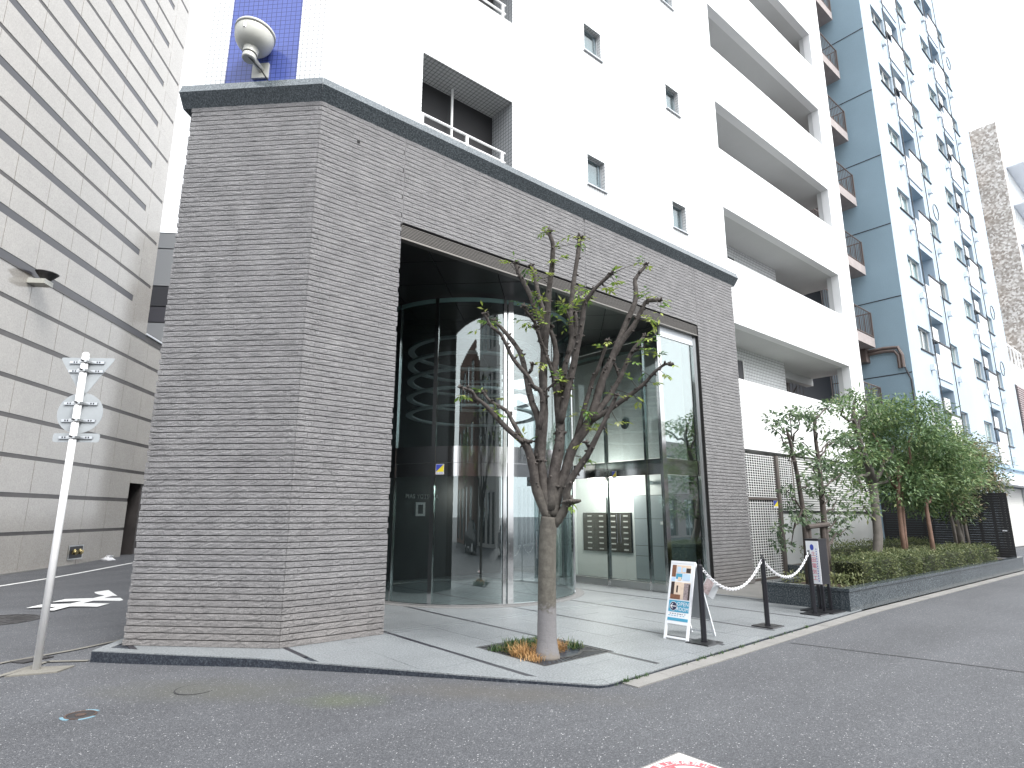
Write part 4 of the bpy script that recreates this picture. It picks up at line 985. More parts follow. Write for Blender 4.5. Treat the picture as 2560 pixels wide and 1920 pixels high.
# garage shutters at the foot of the blue block
sht = box('shutter', 'shutter_white', (36.3, 41.6, 0.10, 0.14, 0, 3.05), blu)
for q in range(30): box('shutter_slat', 'shutter_white', (36.32, 41.58, 0.082, 0.099, 0.05 + q * 0.1, 0.135 + q * 0.1), sht)
box('shutter_pier', 'concrete_wall', (41.62, 43.0, 0.0, 0.19, -0.1, 3.1), blu); box('fascia', 'pale_panel', (31, 45.4, -0.6, 0.19, 3.12, 3.4), blu)
cn = thing('porch_canopy', (30, -1, 0), 'small glazed porch canopy behind the black slatted fence', 'canopy')
for x in (27.4, 29.6, 31.3): box('post', 'steel_dark', (x - 0.05, x + 0.05, -1.05, -0.95, 0, 3.0), cn)
box('roof', 'glass_clear', (27.2, 33.2, -1.2, 0.1, 3.06, 3.09), cn); box('beam', 'steel_dark', (27.2, 31.4, -1.06, -0.94, 2.95, 3.055), cn); box('side_pane', 'window_glass', (28.0, 29.55, -1.02, -1.0, 2.2, 2.93), cn)
# pipes on the blue side wall
for q, dv in enumerate((0.0, 0.14)):
    MB().tube([(25.85, 1.9, 8.56 + dv), (25.85, 1.1, 8.58 + dv), (25.85, 0.72 - dv, 8.52 + dv), (25.85, 0.60 - dv, 8.3), (25.85, 0.60 - dv, 7.75)], 0.075, 8).build('pipe', 'pipe_brown', blu)
box('pipe_box', 'pipe_brown', (25.55, 25.98, 1.75, 2.1, 8.2, 9.0), blu)
MB().tube([(25.9, 0.42, 7.75), (25.9, 0.26, 7.2), (25.9, 0.25, 3.0)], 0.035, 6).build('drain_pipe', 'steel_dark', blu)
# fire stair landings in the gap
fs = thing('fire_stair', (23.6, 2, 0), 'steel fire stair landings with barred railings in the gap beside the blue wall', 'stairs')
for k in range(0, 8):
    z = 8.80 + 3.40 * (k - 1)
    ld = box('landing', 'landing_pink', (20.6, 25.78, 1.40, 3.2, z, z + 0.42), fs)
    for zz in (z + 0.50, z + 1.60): MB().tube([(20.6, 1.43, zz), (25.75, 1.43, zz), (25.75, 3.1, zz)], 0.03, 6).build('rail', 'pipe_brown', ld)
    for q in range(27): x = 20.7 + q * 0.194; box('baluster', 'pipe_brown', (x, x + 0.018, 1.42, 1.438, z + 0.42, z + 1.6), ld)
    for q in range(8): y = 1.5 + q * 0.2; box('baluster', 'pipe_brown', (25.74, 25.758, y, y + 0.018, z + 0.42, z + 1.6), ld)
    box('end_post', 'pipe_brown', (25.72, 25.78, 1.40, 1.46, z + 0.42, z + 1.62), ld)
box('stair_core', 'steel_dark', (20.6, 25.9, 3.4, 3.6, 0, 32), fs)
# building beyond with brown mosaic end wall
mo = thing('mosaic_building', (50, 0, 0), 'distant tower with a brown mosaic end wall and white balconies', 'building')
box('end_wall', 'mosaic_brown', (50.0, 50.4, -0.65, 14, -0.1, 30.2), mo)
for k in range(9):
    z = 3.6 + 3.1 * k
    box('balcony_stub', 'mosaic_brown', (48.6, 49.99, 0.95, 2.4, z, z + 1.5), mo)
box('front_wall', 'pale_panel', (50.4, 75, -0.6, 14, -0.1, 30.1), mo)
for k in range(9):
    z = 2.2 + 3.1 * k; bb = box('balcony', 'pale_panel', (51.4, 74, -1.9, -0.61, z, z + 0.25), mo); box('parapet', 'pale_panel', (51.4, 74, -1.92, -1.8, z + 0.251, z + 1.2), bb)
    box('balcony_recess', 'curtain', (51.6, 73.8, -0.64, -0.603, z + 1.25, z + 2.9), bb)
lf = thing('louvred_annex', (46.5, 0.2, 0), 'low white annex with a dark louvred window at the right edge', 'building')
box('wall', 'pale_panel', (45.5, 49.9, 0.2, 6, -0.1, 11.2), lf); box('louvre_frame', 'steel_dark', (45.6, 49.2, 0.15, 0.198, 5.8, 9.75), lf)
for q in range(26): box('slat', 'photo_grey', (45.65, 49.1, 0.08, 0.149, 5.9 + q * 0.147, 5.99 + q * 0.147), lf)
for q in range(5): box('roof_rail', 'white_paint', (45.6 + q, 45.66 + q, 0.25, 0.31, 11.2, 12.4), lf)
box('roof_rail', 'white_paint', (45.5, 49.9, 0.25, 0.31, 12.405, 12.5), lf)

# ================================================================== PLANTER, HEDGES, GARDEN TREES
plt = thing('planter', (8.45, -3.28, 0), 'long raised planter of dark speckled granite along the street', 'planter')
pw = 0.14
box('left_wall', 'planter_granite', (8.45, 8.45 + pw, -3.28 + pw, -1.75, -0.05, 0.315), plt)
x = 8.45
while x < 21.2:
    x1 = min(x + 1.15, 21.3); box('front_panel', 'planter_granite', (x + 0.003, x1 - 0.003, -3.28, -3.28 + pw, -0.10, 0.315), plt); x = x1
box('back_wall', 'planter_granite', (8.45 + pw, 13.6, -1.75 - pw, -1.75, -0.05, 0.315), plt); box('back_return', 'planter_granite', (13.6 - pw, 13.6, -1.75, 0.24, -0.05, 0.315), plt)
box('left_cap', 'planter_granite', (8.43, 8.45 + pw + 0.02, -3.30, -1.73, 0.32, 0.37), plt); box('back_cap', 'planter_granite', (8.61, 13.6, -1.91, -1.73, 0.32, 0.37), plt)
x = 8.61
while x < 21.2:
    x1 = min(x + 1.15, 21.3); box('front_cap', 'planter_granite', (x + 0.003, x1 - 0.003, -3.30, -3.12, 0.32, 0.37), plt); x = x1
MB().prism([(8.6, -3.13), (21.3, -3.13), (21.3, 0.24), (13.47, 0.24), (13.47, -1.9), (8.6, -1.9)], 0.1, 0.30).build('soil_bed', 'soil', plt)
def add_leaf(mb, p, d, nrm, L, wd, tone):
    """pointed leaf of four triangles' worth, folded along its rib"""
    d = d.normalized(); s = d.cross(nrm)
    if s.length < 1e-4: s = d.cross(Vector((1, 0, 0.3)))
    s.normalize(); n = s.cross(d); i = len(mb.v)
    mb.v += [tuple(p), tuple(p + d * (L * 0.45) + s * (wd / 2) + n * (wd * 0.12)), tuple(p + d * L - n * (L * 0.08)), tuple(p + d * (L * 0.45) - s * (wd / 2) + n * (wd * 0.12))]
    mb.f += [(i, i + 1, i + 2), (i, i + 2, i + 3)]; mb.tone += [tone, tone]
def rvec(r): 
    while True:
        v = Vector((r.uniform(-1, 1), r.uniform(-1, 1), r.uniform(-1, 1)))
        if 0.05 < v.length < 1: return v
def foliage(blobs, r, dens, L, wd, up=0.3, hollow=0.35):
    """leaves spread through blobs (cx, cy, cz, rx, ry, rz), denser towards each blob's skin"""
    mb = MB()
    for (cx, cy, cz, rx, ry, rz) in blobs:
        n = int(dens * (rx * ry * rz) ** (2 / 3) * 12); bt = r.uniform(-0.15, 0.15)
        for _ in range(n):
            q = rvec(r).normalized() * (hollow + (1 - hollow) * r.random() ** 0.6) * r.uniform(0.82, 1.15)
            p = Vector((cx + q.x * rx, cy + q.y * ry, cz + q.z * rz)); d = Vector((q.x, q.y, q.z * 0.5)) + rvec(r) * 0.8 + Vector((0, 0, -0.15))
            nn = Vector((0, 0, 1)) + rvec(r) * 0.7
            add_leaf(mb, p, d, nn, L * r.uniform(0.6, 1.25), wd * r.uniform(0.7, 1.2), min(1, max(0, r.gauss(0.45 + bt, 0.22))))
    return mb
def twig_limb(mb, a, b, r0, r1, r, bend=0.12, n=5):
    a, b = Vector(a), Vector(b); pts = []; L = (b - a).length
    for k in range(n + 1):
        t = k / n; p = a.lerp(b, t) + (rvec(r) * bend * L * math.sin(math.pi * t) if 0 < k < n else Vector()); pts.append(tuple(p))
    mb.tube(pts, [r0 + (r1 - r0) * k / n for k in range(n + 1)], 7); return pts
def garden_tree(name, label, foot, trunks, limbs, blobs, bark, leafm, seed, dens, L, wd, group=None):
    r = random.Random(seed); t = thing(name, foot, label, 'tree', group)
    tm = MB()
    for pts, rad in trunks: tm.tube(pts, rad, 10, lump=0.12, rnd=r)
    for a, b, r0, r1 in limbs: twig_limb(tm, a, b, r0, r1, r)
    tm.build('trunk', bark, t, smooth=True)
    tb = MB()
    foliage(blobs, r, dens, L, wd).build('crown', leafm, t)
    return t
def scatter_blobs(seed, n, c, ext, rad):
    r = random.Random(seed); out = []
    for _ in range(n):
        q = rvec(r); q = q.normalized() * (q.length ** 0.45); k = r.uniform(0.65, 1.25)
        out.append((c[0] + q.x * ext[0], c[1] + q.y * ext[1], c[2] + q.z * ext[2], rad * k * r.uniform(0.9, 1.4), rad * k * r.uniform(0.9, 1.3), rad * k * r.uniform(0.55, 0.9)))
    return out
# two thin clipped trees tied to one stake frame
def tier(seed, pts, rad): r = random.Random(seed); return [(x, y + r.uniform(-0.25, 0.25), z, rad * r.uniform(0.8, 1.3), rad * r.uniform(0.8, 1.3), rad * r.uniform(0.45, 0.75)) for x, y, z in pts]
A = [(8.05, -2.4, 3.2), (8.35, -2.3, 3.4), (8.75, -2.4, 3.55), (9.0, -2.5, 3.6), (8.25, -2.6, 2.75), (9.05, -2.2, 2.85), (8.75, -2.5, 2.3), (8.6, -2.3, 2.05), (9.2, -2.6, 2.35), (8.7, -2.6, 1.55), (8.55, -2.4, 1.35), (9.15, -2.3, 1.75), (8.8, -2.2, 1.05)]
garden_tree('clipped_tree', 'thin clipped tree with sparse leaf tufts nearest the white wall gate', (8.9, -2.4, 0.3), [([(8.92, -2.4, 0.3), (8.98, -2.4, 1.2), (9.0, -2.4, 1.6), (8.88, -2.4, 2.4), (8.72, -2.4, 3.0), (8.62, -2.4, 3.25)], [0.055, 0.05, 0.045, 0.04, 0.03, 0.02])],
    [((8.95, -2.4, 1.7), (x, y, z), 0.02, 0.008) if z < 2.2 else ((8.86, -2.4, min(z - 0.3, 3.0)), (x, y, z), 0.018, 0.007) for x, y, z in A], tier(1, A, 0.20), 'bark_dark', 'leaf_shrub', 21, 190, 0.11, 0.055, 'clipped trees on the stake frame')
Bp = [(9.95, -2.4, 3.55), (10.3, -2.3, 3.75), (10.55, -2.5, 3.9), (9.6, -2.5, 3.45), (9.45, -2.3, 3.05), (10.3, -2.6, 3.1), (10.7, -2.4, 3.2), (9.5, -2.4, 2.6), (10.35, -2.3, 2.65), (10.75, -2.6, 2.5), (9.5, -2.6, 2.15), (10.3, -2.4, 2.1), (10.8, -2.3, 1.95), (10.4, -2.5, 1.6), (10.95, -2.4, 1.35), (10.5, -2.3, 1.2), (9.6, -2.3, 1.55)]
garden_tree('clipped_tree', 'taller clipped tree with tiers of leaf tufts behind the upright notice stand', (9.8, -2.4, 0.3), [([(9.78, -2.4, 0.3), (9.84, -2.4, 1.0), (9.86, -2.4, 1.7), (9.9, -2.4, 2.6), (9.86, -2.4, 3.1), (9.84, -2.4, 3.4)], [0.07, 0.062, 0.055, 0.045, 0.035, 0.02])],
    [((9.86, -2.4, max(1.0, z - 0.35)), (x, y, z), 0.022, 0.008) for x, y, z in Bp], tier(2, Bp, 0.22), 'bark_dark', 'leaf_shrub', 22, 190, 0.11, 0.055, 'clipped trees on the stake frame')
stk = thing('tree_stake', (9.4, -2.4, 0.3), 'short wooden stake frame tied between the two thin clipped trees', 'stake')
MB().tube([(9.08, -2.42, 0.28), (9.08, -2.42, 1.42)], 0.05, 8).build('upright', 'bark_dark', stk); MB().tube([(9.70, -2.42, 0.28), (9.70, -2.42, 1.46)], 0.055, 8).build('upright', 'bark_dark', stk); MB().tube([(8.95, -2.47, 1.38), (9.86, -2.47, 1.42)], 0.045, 8).build('crossbar', 'bark_dark', stk)
# big tree with the crooked pale trunk
BB = [(12.0, -2.2, 4.05), (11.5, -2.3, 4.0), (12.6, -2.0, 4.3), (13.2, -2.3, 4.55), (13.0, -2.5, 4.2), (11.6, -2.2, 3.3), (11.9, -2.4, 2.9), (11.3, -2.2, 2.75), (12.1, -2.0, 2.5), (12.3, -2.4, 3.5), (12.9, -2.6, 3.2), (11.8, -2.5, 2.1), (12.2, -2.3, 1.75), (12.7, -2.0, 2.9), (13.5, -2.3, 3.9)]
garden_tree('crooked_tree', 'tree with a thick crooked pale trunk and open crown in the middle of the planter', (12.7, -2.3, 0.3), [([(12.62, -2.3, 0.3), (12.66, -2.3, 0.7), (12.92, -2.28, 1.15), (13.02, -2.25, 1.6), (13.16, -2.22, 2.2), (13.22, -2.2, 2.4)], [0.13, 0.11, 0.10, 0.095, 0.10, 0.09]), ([(13.2, -2.2, 2.35), (13.1, -2.2, 2.75), (12.8, -2.2, 3.1), (12.65, -2.2, 3.5), (12.5, -2.2, 3.9), (12.7, -2.2, 4.3)], [0.10, 0.085, 0.07, 0.06, 0.05, 0.03])],
    [((13.2, -2.2, 2.35), (14.3, -2.4, 3.3), 0.07, 0.03), ((13.0, -2.2, 2.9), (11.6, -2.3, 3.2), 0.05, 0.02), ((12.6, -2.2, 3.7), (11.5, -2.3, 4.0), 0.04, 0.015), ((13.2, -2.2, 2.3), (14.6, -2.3, 2.7), 0.05, 0.02), ((12.7, -2.2, 3.4), (13.2, -2.3, 4.5), 0.04, 0.015), ((13.1, -2.2, 2.6), (11.8, -2.4, 2.2), 0.045, 0.015), ((12.9, -2.2, 1.5), (12.2, -2.3, 1.8), 0.03, 0.012)],
    tier(3, BB, 0.36), 'bark_light', 'leaf_green', 23, 110, 0.125, 0.052)
# dense pair of red-trunked trees
C1 = scatter_blobs(5, 40, (14.7, -2.35, 3.25), (1.45, 0.9, 1.25), 0.5)
garden_tree('red_trunk_tree', 'dense green tree with a forked reddish trunk beside the crooked tree', (14.2, -2.4, 0.3), [([(14.1, -2.4, 0.3), (14.08, -2.4, 1.2), (14.15, -2.4, 2.0), (14.5, -2.4, 2.8)], [0.055, 0.05, 0.045, 0.03]), ([(14.24, -2.4, 0.3), (14.27, -2.4, 1.1), (14.4, -2.4, 2.0), (14.9, -2.3, 3.0)], [0.05, 0.045, 0.04, 0.02])],
    [((14.3, -2.4, 2.2), (15.6, -2.5, 3.8), 0.045, 0.015), ((14.3, -2.4, 2.2), (13.6, -2.2, 3.6), 0.045, 0.015)], C1, 'bark_red', 'leaf_green', 24, 115, 0.125, 0.052, 'red-trunked trees in the planter')
C2 = scatter_blobs(6, 40, (16.8, -2.4, 3.05), (1.75, 0.85, 1.25), 0.5)
garden_tree('red_trunk_tree', 'dense green tree with one slender reddish trunk, right of the forked one', (15.0, -2.75, 0.3), [([(15.0, -2.75, 0.3), (14.98, -2.75, 1.0), (15.1, -2.7, 1.8), (15.7, -2.6, 2.6), (16.3, -2.5, 3.2)], [0.055, 0.05, 0.045, 0.035, 0.02])],
    [((15.3, -2.7, 2.1), (16.9, -2.4, 3.6), 0.045, 0.015), ((15.2, -2.7, 1.9), (16.8, -2.5, 2.3), 0.04, 0.015)], C2, 'bark_red', 'leaf_green', 25, 115, 0.125, 0.052, 'red-trunked trees in the planter')
C3 = scatter_blobs(8, 38, (20.8, -1.9, 2.95), (2.4, 0.95, 1.25), 0.55) + [(23.6, -2.0, 3.5, 0.5, 0.4, 0.3), (24.2, -2.0, 3.3, 0.45, 0.4, 0.25), (23.9, -2.0, 2.95, 0.4, 0.4, 0.25), (22.6, -2.0, 1.95, 0.6, 0.4, 0.3)]
garden_tree('bronze_tree', 'bronze-tinged tree with several slim trunks in front of the black fence', (19.6, -2.1, 0.3), [([(19.5 + q * 0.33, -2.1 - 0.1 * (q % 2), 0.3), (19.45 + q * 0.42, -2.1, 1.2), (19.4 + q * 0.6, -2.0, 2.6)], [0.09 if q == 1 else 0.05, 0.075 if q == 1 else 0.045, 0.03]) for q in range(4)],
    [((20.0, -2.0, 2.0), (22.8, -2.0, 3.2), 0.04, 0.015), ((20.0, -2.0, 2.0), (18.8, -2.0, 3.4), 0.04, 0.015)], C3, 'bark_light', 'leaf_bronze', 26, 115, 0.14, 0.055)
def hedge(label, x0, x1, y0, y1, z0, z1, seed, dens=950):
    r = random.Random(seed); t = thing('hedge', ((x0 + x1) / 2, (y0 + y1) / 2, z0), label, 'hedge', 'clipped hedges in the planter')
    mb = MB(); A_ = 2 * (x1 - x0) * (z1 - z0) + (x1 - x0) * (y1 - y0) + 2 * (y1 - y0) * (z1 - z0)
    for _ in range(int(A_ * dens)):
        face = r.random() * A_; x, y, z = r.uniform(x0, x1), r.uniform(y0, y1), r.uniform(z0, z1)
        if face < (x1 - x0) * (y1 - y0): z = z1; nn = Vector((0, 0, 1))
        elif face < (x1 - x0) * (y1 - y0) + 2 * (x1 - x0) * (z1 - z0): s_ = r.random() < 0.75; y = y0 if s_ else y1; nn = Vector((0, -1 if s_ else 1, 0.2))
        else: s_ = r.random() < 0.75; x = x0 if s_ else x1; nn = Vector((-1 if s_ else 1, 0, 0.2))
        wv = 0.05 * math.sin(x * 4.1 + seed) + 0.04 * math.sin(x * 9.7 + y * 6) ; cx = 0.09 * max(0, 1 - min(x - x0, x1 - x) / 0.15); 
        p = Vector((x, y, z)) + nn * (wv * 0.5 - cx + r.gauss(-0.015, 0.035))
        p.z = max(p.z, z0 + 0.01)
        add_leaf(mb, p, nn * 0.7 + rvec(r), Vector((0, 0, 1)) + rvec(r) * 0.8, r.uniform(0.035, 0.065), r.uniform(0.018, 0.03), min(1, max(0, r.gauss(0.42 + 0.25 * (wv / 0.09), 0.2))))
    mb.build('leaves', 'leaf_hedge', t)
    b = MB().box(x0 + 0.07, x1 - 0.07, y0 + 0.07, y1 - 0.07, z0 - 0.05, z1 - 0.08); 
    pm_name = 'hedge_core'
    if pm_name not in M: pm(pm_name, (0.022, 0.028, 0.012), 0.95, fine=(30, 0.5), bump=(25, 1.0, 0.04))
    b.build('twigs', pm_name, t)
hedge('near clipped hedge at the street edge of the planter below the crooked tree', 9.75, 13.0, -3.08, -2.45, 0.30, 0.78, 31)
hedge('far clipped hedge along the street edge of the planter before the bronze tree', 13.1, 19.3, -3.10, -2.0, 0.30, 0.74, 32, 620)
hedge('back hedge against the pale concrete wall behind the tree trunks', 10.9, 18.2, -1.86, -1.35, 0.30, 0.92, 33, 500)
mb = MB(); r = random.Random(5)
for _ in range(420):
    c = r.choice(((9.05, -2.75), (9.35, -2.85), (9.6, -2.9), (8.95, -2.05), (9.3, -2.1)))
    p = Vector((c[0] + r.gauss(0, 0.12), c[1] + r.gauss(0, 0.08), 0.30 + r.random() * 0.22)); add_leaf(mb, p, rvec(r) + Vector((0, 0, 0.6)), Vector((0, 0, 1)) + rvec(r), r.uniform(0.05, 0.09), 0.03, min(1, max(0, r.gauss(0.7, 0.2))))
mb.build('low_shrubs', 'leaf_hedge', kind='stuff', label='low yellow-green ground shrubs in the planter corner behind the notice stand', cat='shrub')
fc = thing('slatted_fence', (20.9, -1.4, 0.3), 'tall black horizontal slat fence behind the garden trees', 'fence')
FF = Fr((20.62, 0.22), (0.133, -0.991), (0.991, 0.133))
for q in (0.02, 1.15, 2.3, 3.36): box('post', 'fence_black', (q, q + 0.06, 0.022, 0.08, 0.0, 2.28), fc, fr=FF)
for q in range(26): box('slat', 'fence_black', (0.0, 3.44, 0.0, 0.02, 0.33 + q * 0.0755, 0.33 + q * 0.0755 + 0.0735), fc, fr=FF)
box('lock', 'stainless', (3.2, 3.32, -0.03, -0.003, 1.12, 1.16), fc, fr=FF)
#@@PART4
# ================================================================== STREET TREE IN ITS PIT
LIMBS = [
    (0.118, 0.098, [(2.229, -2.396, -0.027), (2.228, -2.395, 0.180), (2.230, -2.397, 0.709), (2.238, -2.404, 1.164), (2.248, -2.414, 1.442), (2.256, -2.421, 1.574)]),
    (0.062, 0.045, [(2.256, -2.421, 1.536), (2.121, -2.347, 1.890), (2.071, -2.352, 2.120), (1.996, -2.334, 2.386), (1.929, -2.322, 2.464)]),
    (0.036, 0.016, [(1.946, -2.338, 2.441), (1.735, -2.225, 2.635), (1.525, -2.111, 2.888), (1.393, -2.071, 2.974), (1.313, -2.079, 3.057), (1.179, -2.037, 3.088)]),
    (0.034, 0.016, [(1.929, -2.322, 2.464), (1.901, -2.283, 2.572), (1.838, -2.211, 2.742), (1.792, -2.155, 2.864), (1.658, -2.017, 2.978), (1.601, -1.951, 3.091)]),
    (0.060, 0.020, [(2.242, -2.408, 1.583), (2.178, -2.296, 2.127), (2.225, -2.286, 2.490), (2.249, -2.256, 2.777), (2.214, -2.170, 3.009), (2.195, -2.100, 3.298), (2.167, -2.020, 3.651), (2.099, -1.904, 3.877), (2.009, -1.768, 4.081), (1.966, -1.675, 4.177)]),
    (0.036, 0.016, [(2.102, -2.414, 2.623), (2.120, -2.477, 2.882), (2.082, -2.487, 3.081), (1.986, -2.444, 3.149), (1.912, -2.421, 3.276), (1.769, -2.333, 3.470), (1.677, -2.294, 3.660), (1.604, -2.271, 3.787), (1.495, -2.216, 3.878), (1.425, -2.197, 4.018)]),
    (0.022, 0.017, [(1.926, -2.388, 3.296), (1.953, -2.447, 3.338), (1.947, -2.476, 3.412)]),
    (0.016, 0.010, [(2.118, -2.457, 3.091), (2.135, -2.561, 3.125), (2.165, -2.677, 3.201)]),
    (0.064, 0.024, [(2.250, -2.415, 1.607), (2.206, -2.329, 2.245), (2.265, -2.339, 2.855), (2.279, -2.306, 3.364), (2.318, -2.297, 3.620), (2.330, -2.262, 3.958), (2.298, -2.188, 4.239), (2.247, -2.094, 4.526), (2.173, -1.981, 4.807), (2.152, -1.916, 4.978)]),
    (0.038, 0.024, [(2.353, -2.238, 3.995), (2.421, -2.216, 4.190), (2.404, -2.115, 4.489), (2.409, -2.035, 4.809), (2.413, -1.953, 5.009)]),
    (0.046, 0.026, [(2.255, -2.352, 2.976), (2.251, -2.378, 3.656), (2.263, -2.418, 4.038), (2.266, -2.450, 4.426), (2.283, -2.495, 4.739), (2.279, -2.521, 4.919), (2.266, -2.538, 5.101), (2.211, -2.516, 5.250)]),
    (0.028, 0.015, [(2.257, -2.354, 3.637), (2.145, -2.369, 3.896), (2.051, -2.401, 4.011), (1.948, -2.425, 4.060), (1.837, -2.442, 4.145)]),
    (0.026, 0.016, [(2.301, -2.463, 3.364), (2.192, -2.475, 3.575), (2.083, -2.488, 3.742), (1.975, -2.502, 3.894)]),
    (0.075, 0.028, [(2.271, -2.435, 1.654), (2.312, -2.456, 2.066), (2.378, -2.500, 2.482), (2.391, -2.495, 2.787), (2.378, -2.466, 3.161), (2.363, -2.435, 3.416), (2.391, -2.444, 3.564), (2.385, -2.421, 3.801), (2.340, -2.363, 4.002)]),
    (0.050, 0.020, [(2.364, -2.521, 2.720), (2.394, -2.601, 3.018), (2.435, -2.690, 3.380), (2.448, -2.752, 3.612), (2.471, -2.825, 3.916), (2.476, -2.880, 4.196), (2.495, -2.949, 4.297), (2.541, -3.043, 4.410), (2.644, -3.190, 4.559)]),
    (0.042, 0.028, [(2.409, -2.495, 2.838), (2.472, -2.498, 3.358), (2.521, -2.489, 3.525), (2.608, -2.515, 3.755), (2.683, -2.531, 4.031), (2.706, -2.498, 4.246)]),
    (0.038, 0.030, [(2.555, -2.494, 3.633), (2.618, -2.518, 3.888), (2.622, -2.488, 4.163), (2.659, -2.487, 4.443), (2.711, -2.502, 4.797), (2.768, -2.521, 5.117), (2.805, -2.521, 5.343)]),
    (0.020, 0.014, [(2.611, -2.477, 4.029), (2.572, -2.510, 4.147), (2.492, -2.504, 4.278)]),
    (0.072, 0.020, [(2.295, -2.458, 1.583), (2.343, -2.468, 1.833), (2.443, -2.526, 2.126), (2.536, -2.578, 2.426), (2.682, -2.680, 2.695), (2.778, -2.734, 2.945), (2.877, -2.792, 3.302), (2.958, -2.833, 3.485), (3.050, -2.884, 3.724), (3.161, -2.953, 4.026), (3.292, -3.040, 4.372), (3.327, -3.039, 4.578), (3.342, -3.019, 4.700), (3.400, -3.038, 4.810), (3.503, -3.099, 4.951)]),
    (0.042, 0.022, [(3.004, -2.842, 3.572), (3.086, -2.945, 3.799), (3.201, -3.079, 4.027), (3.267, -3.167, 4.234), (3.305, -3.230, 4.346), (3.421, -3.364, 4.347)]),
    (0.034, 0.018, [(2.582, -2.587, 2.550), (2.633, -2.702, 2.933), (2.674, -2.809, 3.269), (2.681, -2.883, 3.375), (2.704, -2.973, 3.586), (2.710, -3.046, 3.729)]),
    (0.044, 0.022, [(2.710, -2.705, 2.732), (2.849, -2.755, 2.923), (2.999, -2.815, 3.121), (3.142, -2.867, 3.356), (3.264, -2.901, 3.597), (3.386, -2.934, 3.794), (3.532, -2.991, 3.961)]),
    (0.036, 0.013, [(2.698, -2.762, 2.751), (2.816, -2.963, 2.891), (2.921, -3.151, 3.028), (3.013, -3.328, 3.164), (3.061, -3.463, 3.299), (3.106, -3.595, 3.387), (3.108, -3.688, 3.359)]),
    (0.022, 0.016, [(3.150, -2.841, 3.378), (3.149, -2.806, 3.482), (3.131, -2.755, 3.596)]),
    (0.056, 0.020, [(2.298, -2.460, 1.480), (2.373, -2.583, 1.682), (2.357, -2.620, 1.830), (2.366, -2.682, 1.999), (2.425, -2.790, 2.169), (2.458, -2.874, 2.280), (2.474, -2.941, 2.391), (2.543, -3.058, 2.640), (2.590, -3.155, 2.840), (2.617, -3.233, 2.993)]),
    (0.020, 0.014, [(2.489, -2.910, 2.360), (2.408, -2.903, 2.447)]),
    (0.035, 0.045, [(2.397, -2.579, 1.797), (2.405, -2.668, 1.750)]),
    (0.022, 0.014, [(3.327, -2.937, 3.717), (3.315, -3.027, 3.728), (3.301, -3.117, 3.723)]),
]
TUFTS = [(2.09, -2.58, 5.18), (2.59, -2.56, 5.30), (2.42, -2.47, 5.09), (2.30, -2.70, 4.85), (2.51, -2.73, 5.09), (1.86, -2.15, 4.83), (2.00, -2.15, 4.90), (2.13, -2.17, 4.83), (1.98, -2.51, 4.60), (2.04, -2.61, 4.61), (2.29, -2.30, 4.68), (2.25, -2.53, 4.85), (2.19, -2.25, 4.43), (1.97, -2.56, 4.23), (2.17, -2.44, 4.29), (2.07, -2.17, 4.30), (2.00, -2.44, 4.12), (2.14, -2.08, 4.12), (2.17, -2.14, 4.08), (1.99, -2.56, 4.02), (2.03, -2.60, 3.93), (1.61, -1.86, 4.07), (1.81, -1.77, 4.11), (1.54, -1.91, 3.91), (1.86, -2.32, 3.55), (2.39, -2.66, 4.42), (2.35, -2.90, 4.34), (2.41, -2.83, 4.29), (2.60, -2.85, 4.43), (2.61, -2.82, 4.32), (2.22, -2.64, 4.10), (2.32, -2.73, 4.15), (2.37, -2.79, 4.16), (2.39, -2.64, 3.97), (2.71, -3.05, 4.44), (2.14, -2.71, 3.96), (1.54, -1.60, 3.10), (1.63, -1.87, 3.11), (1.77, -1.94, 2.92), (1.67, -2.16, 2.80), (1.98, -1.90, 2.84), (1.92, -1.93, 3.07), (2.18, -2.67, 3.26), (2.30, -2.65, 3.27), (2.48, -2.54, 3.26), (2.42, -2.50, 3.15), (2.54, -2.46, 3.12), (2.15, -2.45, 3.46), (2.43, -2.42, 3.45), (2.63, -2.72, 2.87), (2.54, -2.89, 2.63), (2.70, -2.84, 2.70), (2.65, -2.60, 2.31), (2.66, -2.63, 2.30), (2.03, -2.28, 2.48), (2.44, -2.60, 2.80), (3.00, -3.49, 4.75), (3.05, -3.40, 4.32), (3.36, -3.31, 4.40), (3.25, -3.47, 4.11), (3.13, -3.52, 4.15), (3.21, -3.34, 4.03), (3.23, -3.26, 4.08), (2.86, -2.93, 4.48), (2.69, -2.98, 3.65), (2.85, -3.08, 4.54), (3.13, -3.29, 3.72), (3.30, -3.27, 3.64), (3.12, -3.27, 3.58), (3.21, -3.44, 3.56), (3.16, -3.34, 3.65), (2.84, -3.35, 3.41), (2.81, -3.31, 3.20), (3.13, -3.16, 3.24), (3.23, -3.06, 3.08), (3.09, -3.20, 2.98), (3.15, -3.39, 3.20), (3.16, -3.55, 3.28), (2.85, -3.04, 2.72), (2.78, -2.64, 2.68), (2.77, -2.78, 2.73), (2.57, -2.76, 2.86), (3.35, -3.26, 3.85), (3.06, -3.42, 3.75), (2.36, -2.58, 3.31), (2.53, -2.43, 3.15), (2.53, -2.69, 2.87), (3.16, -3.36, 4.03)]

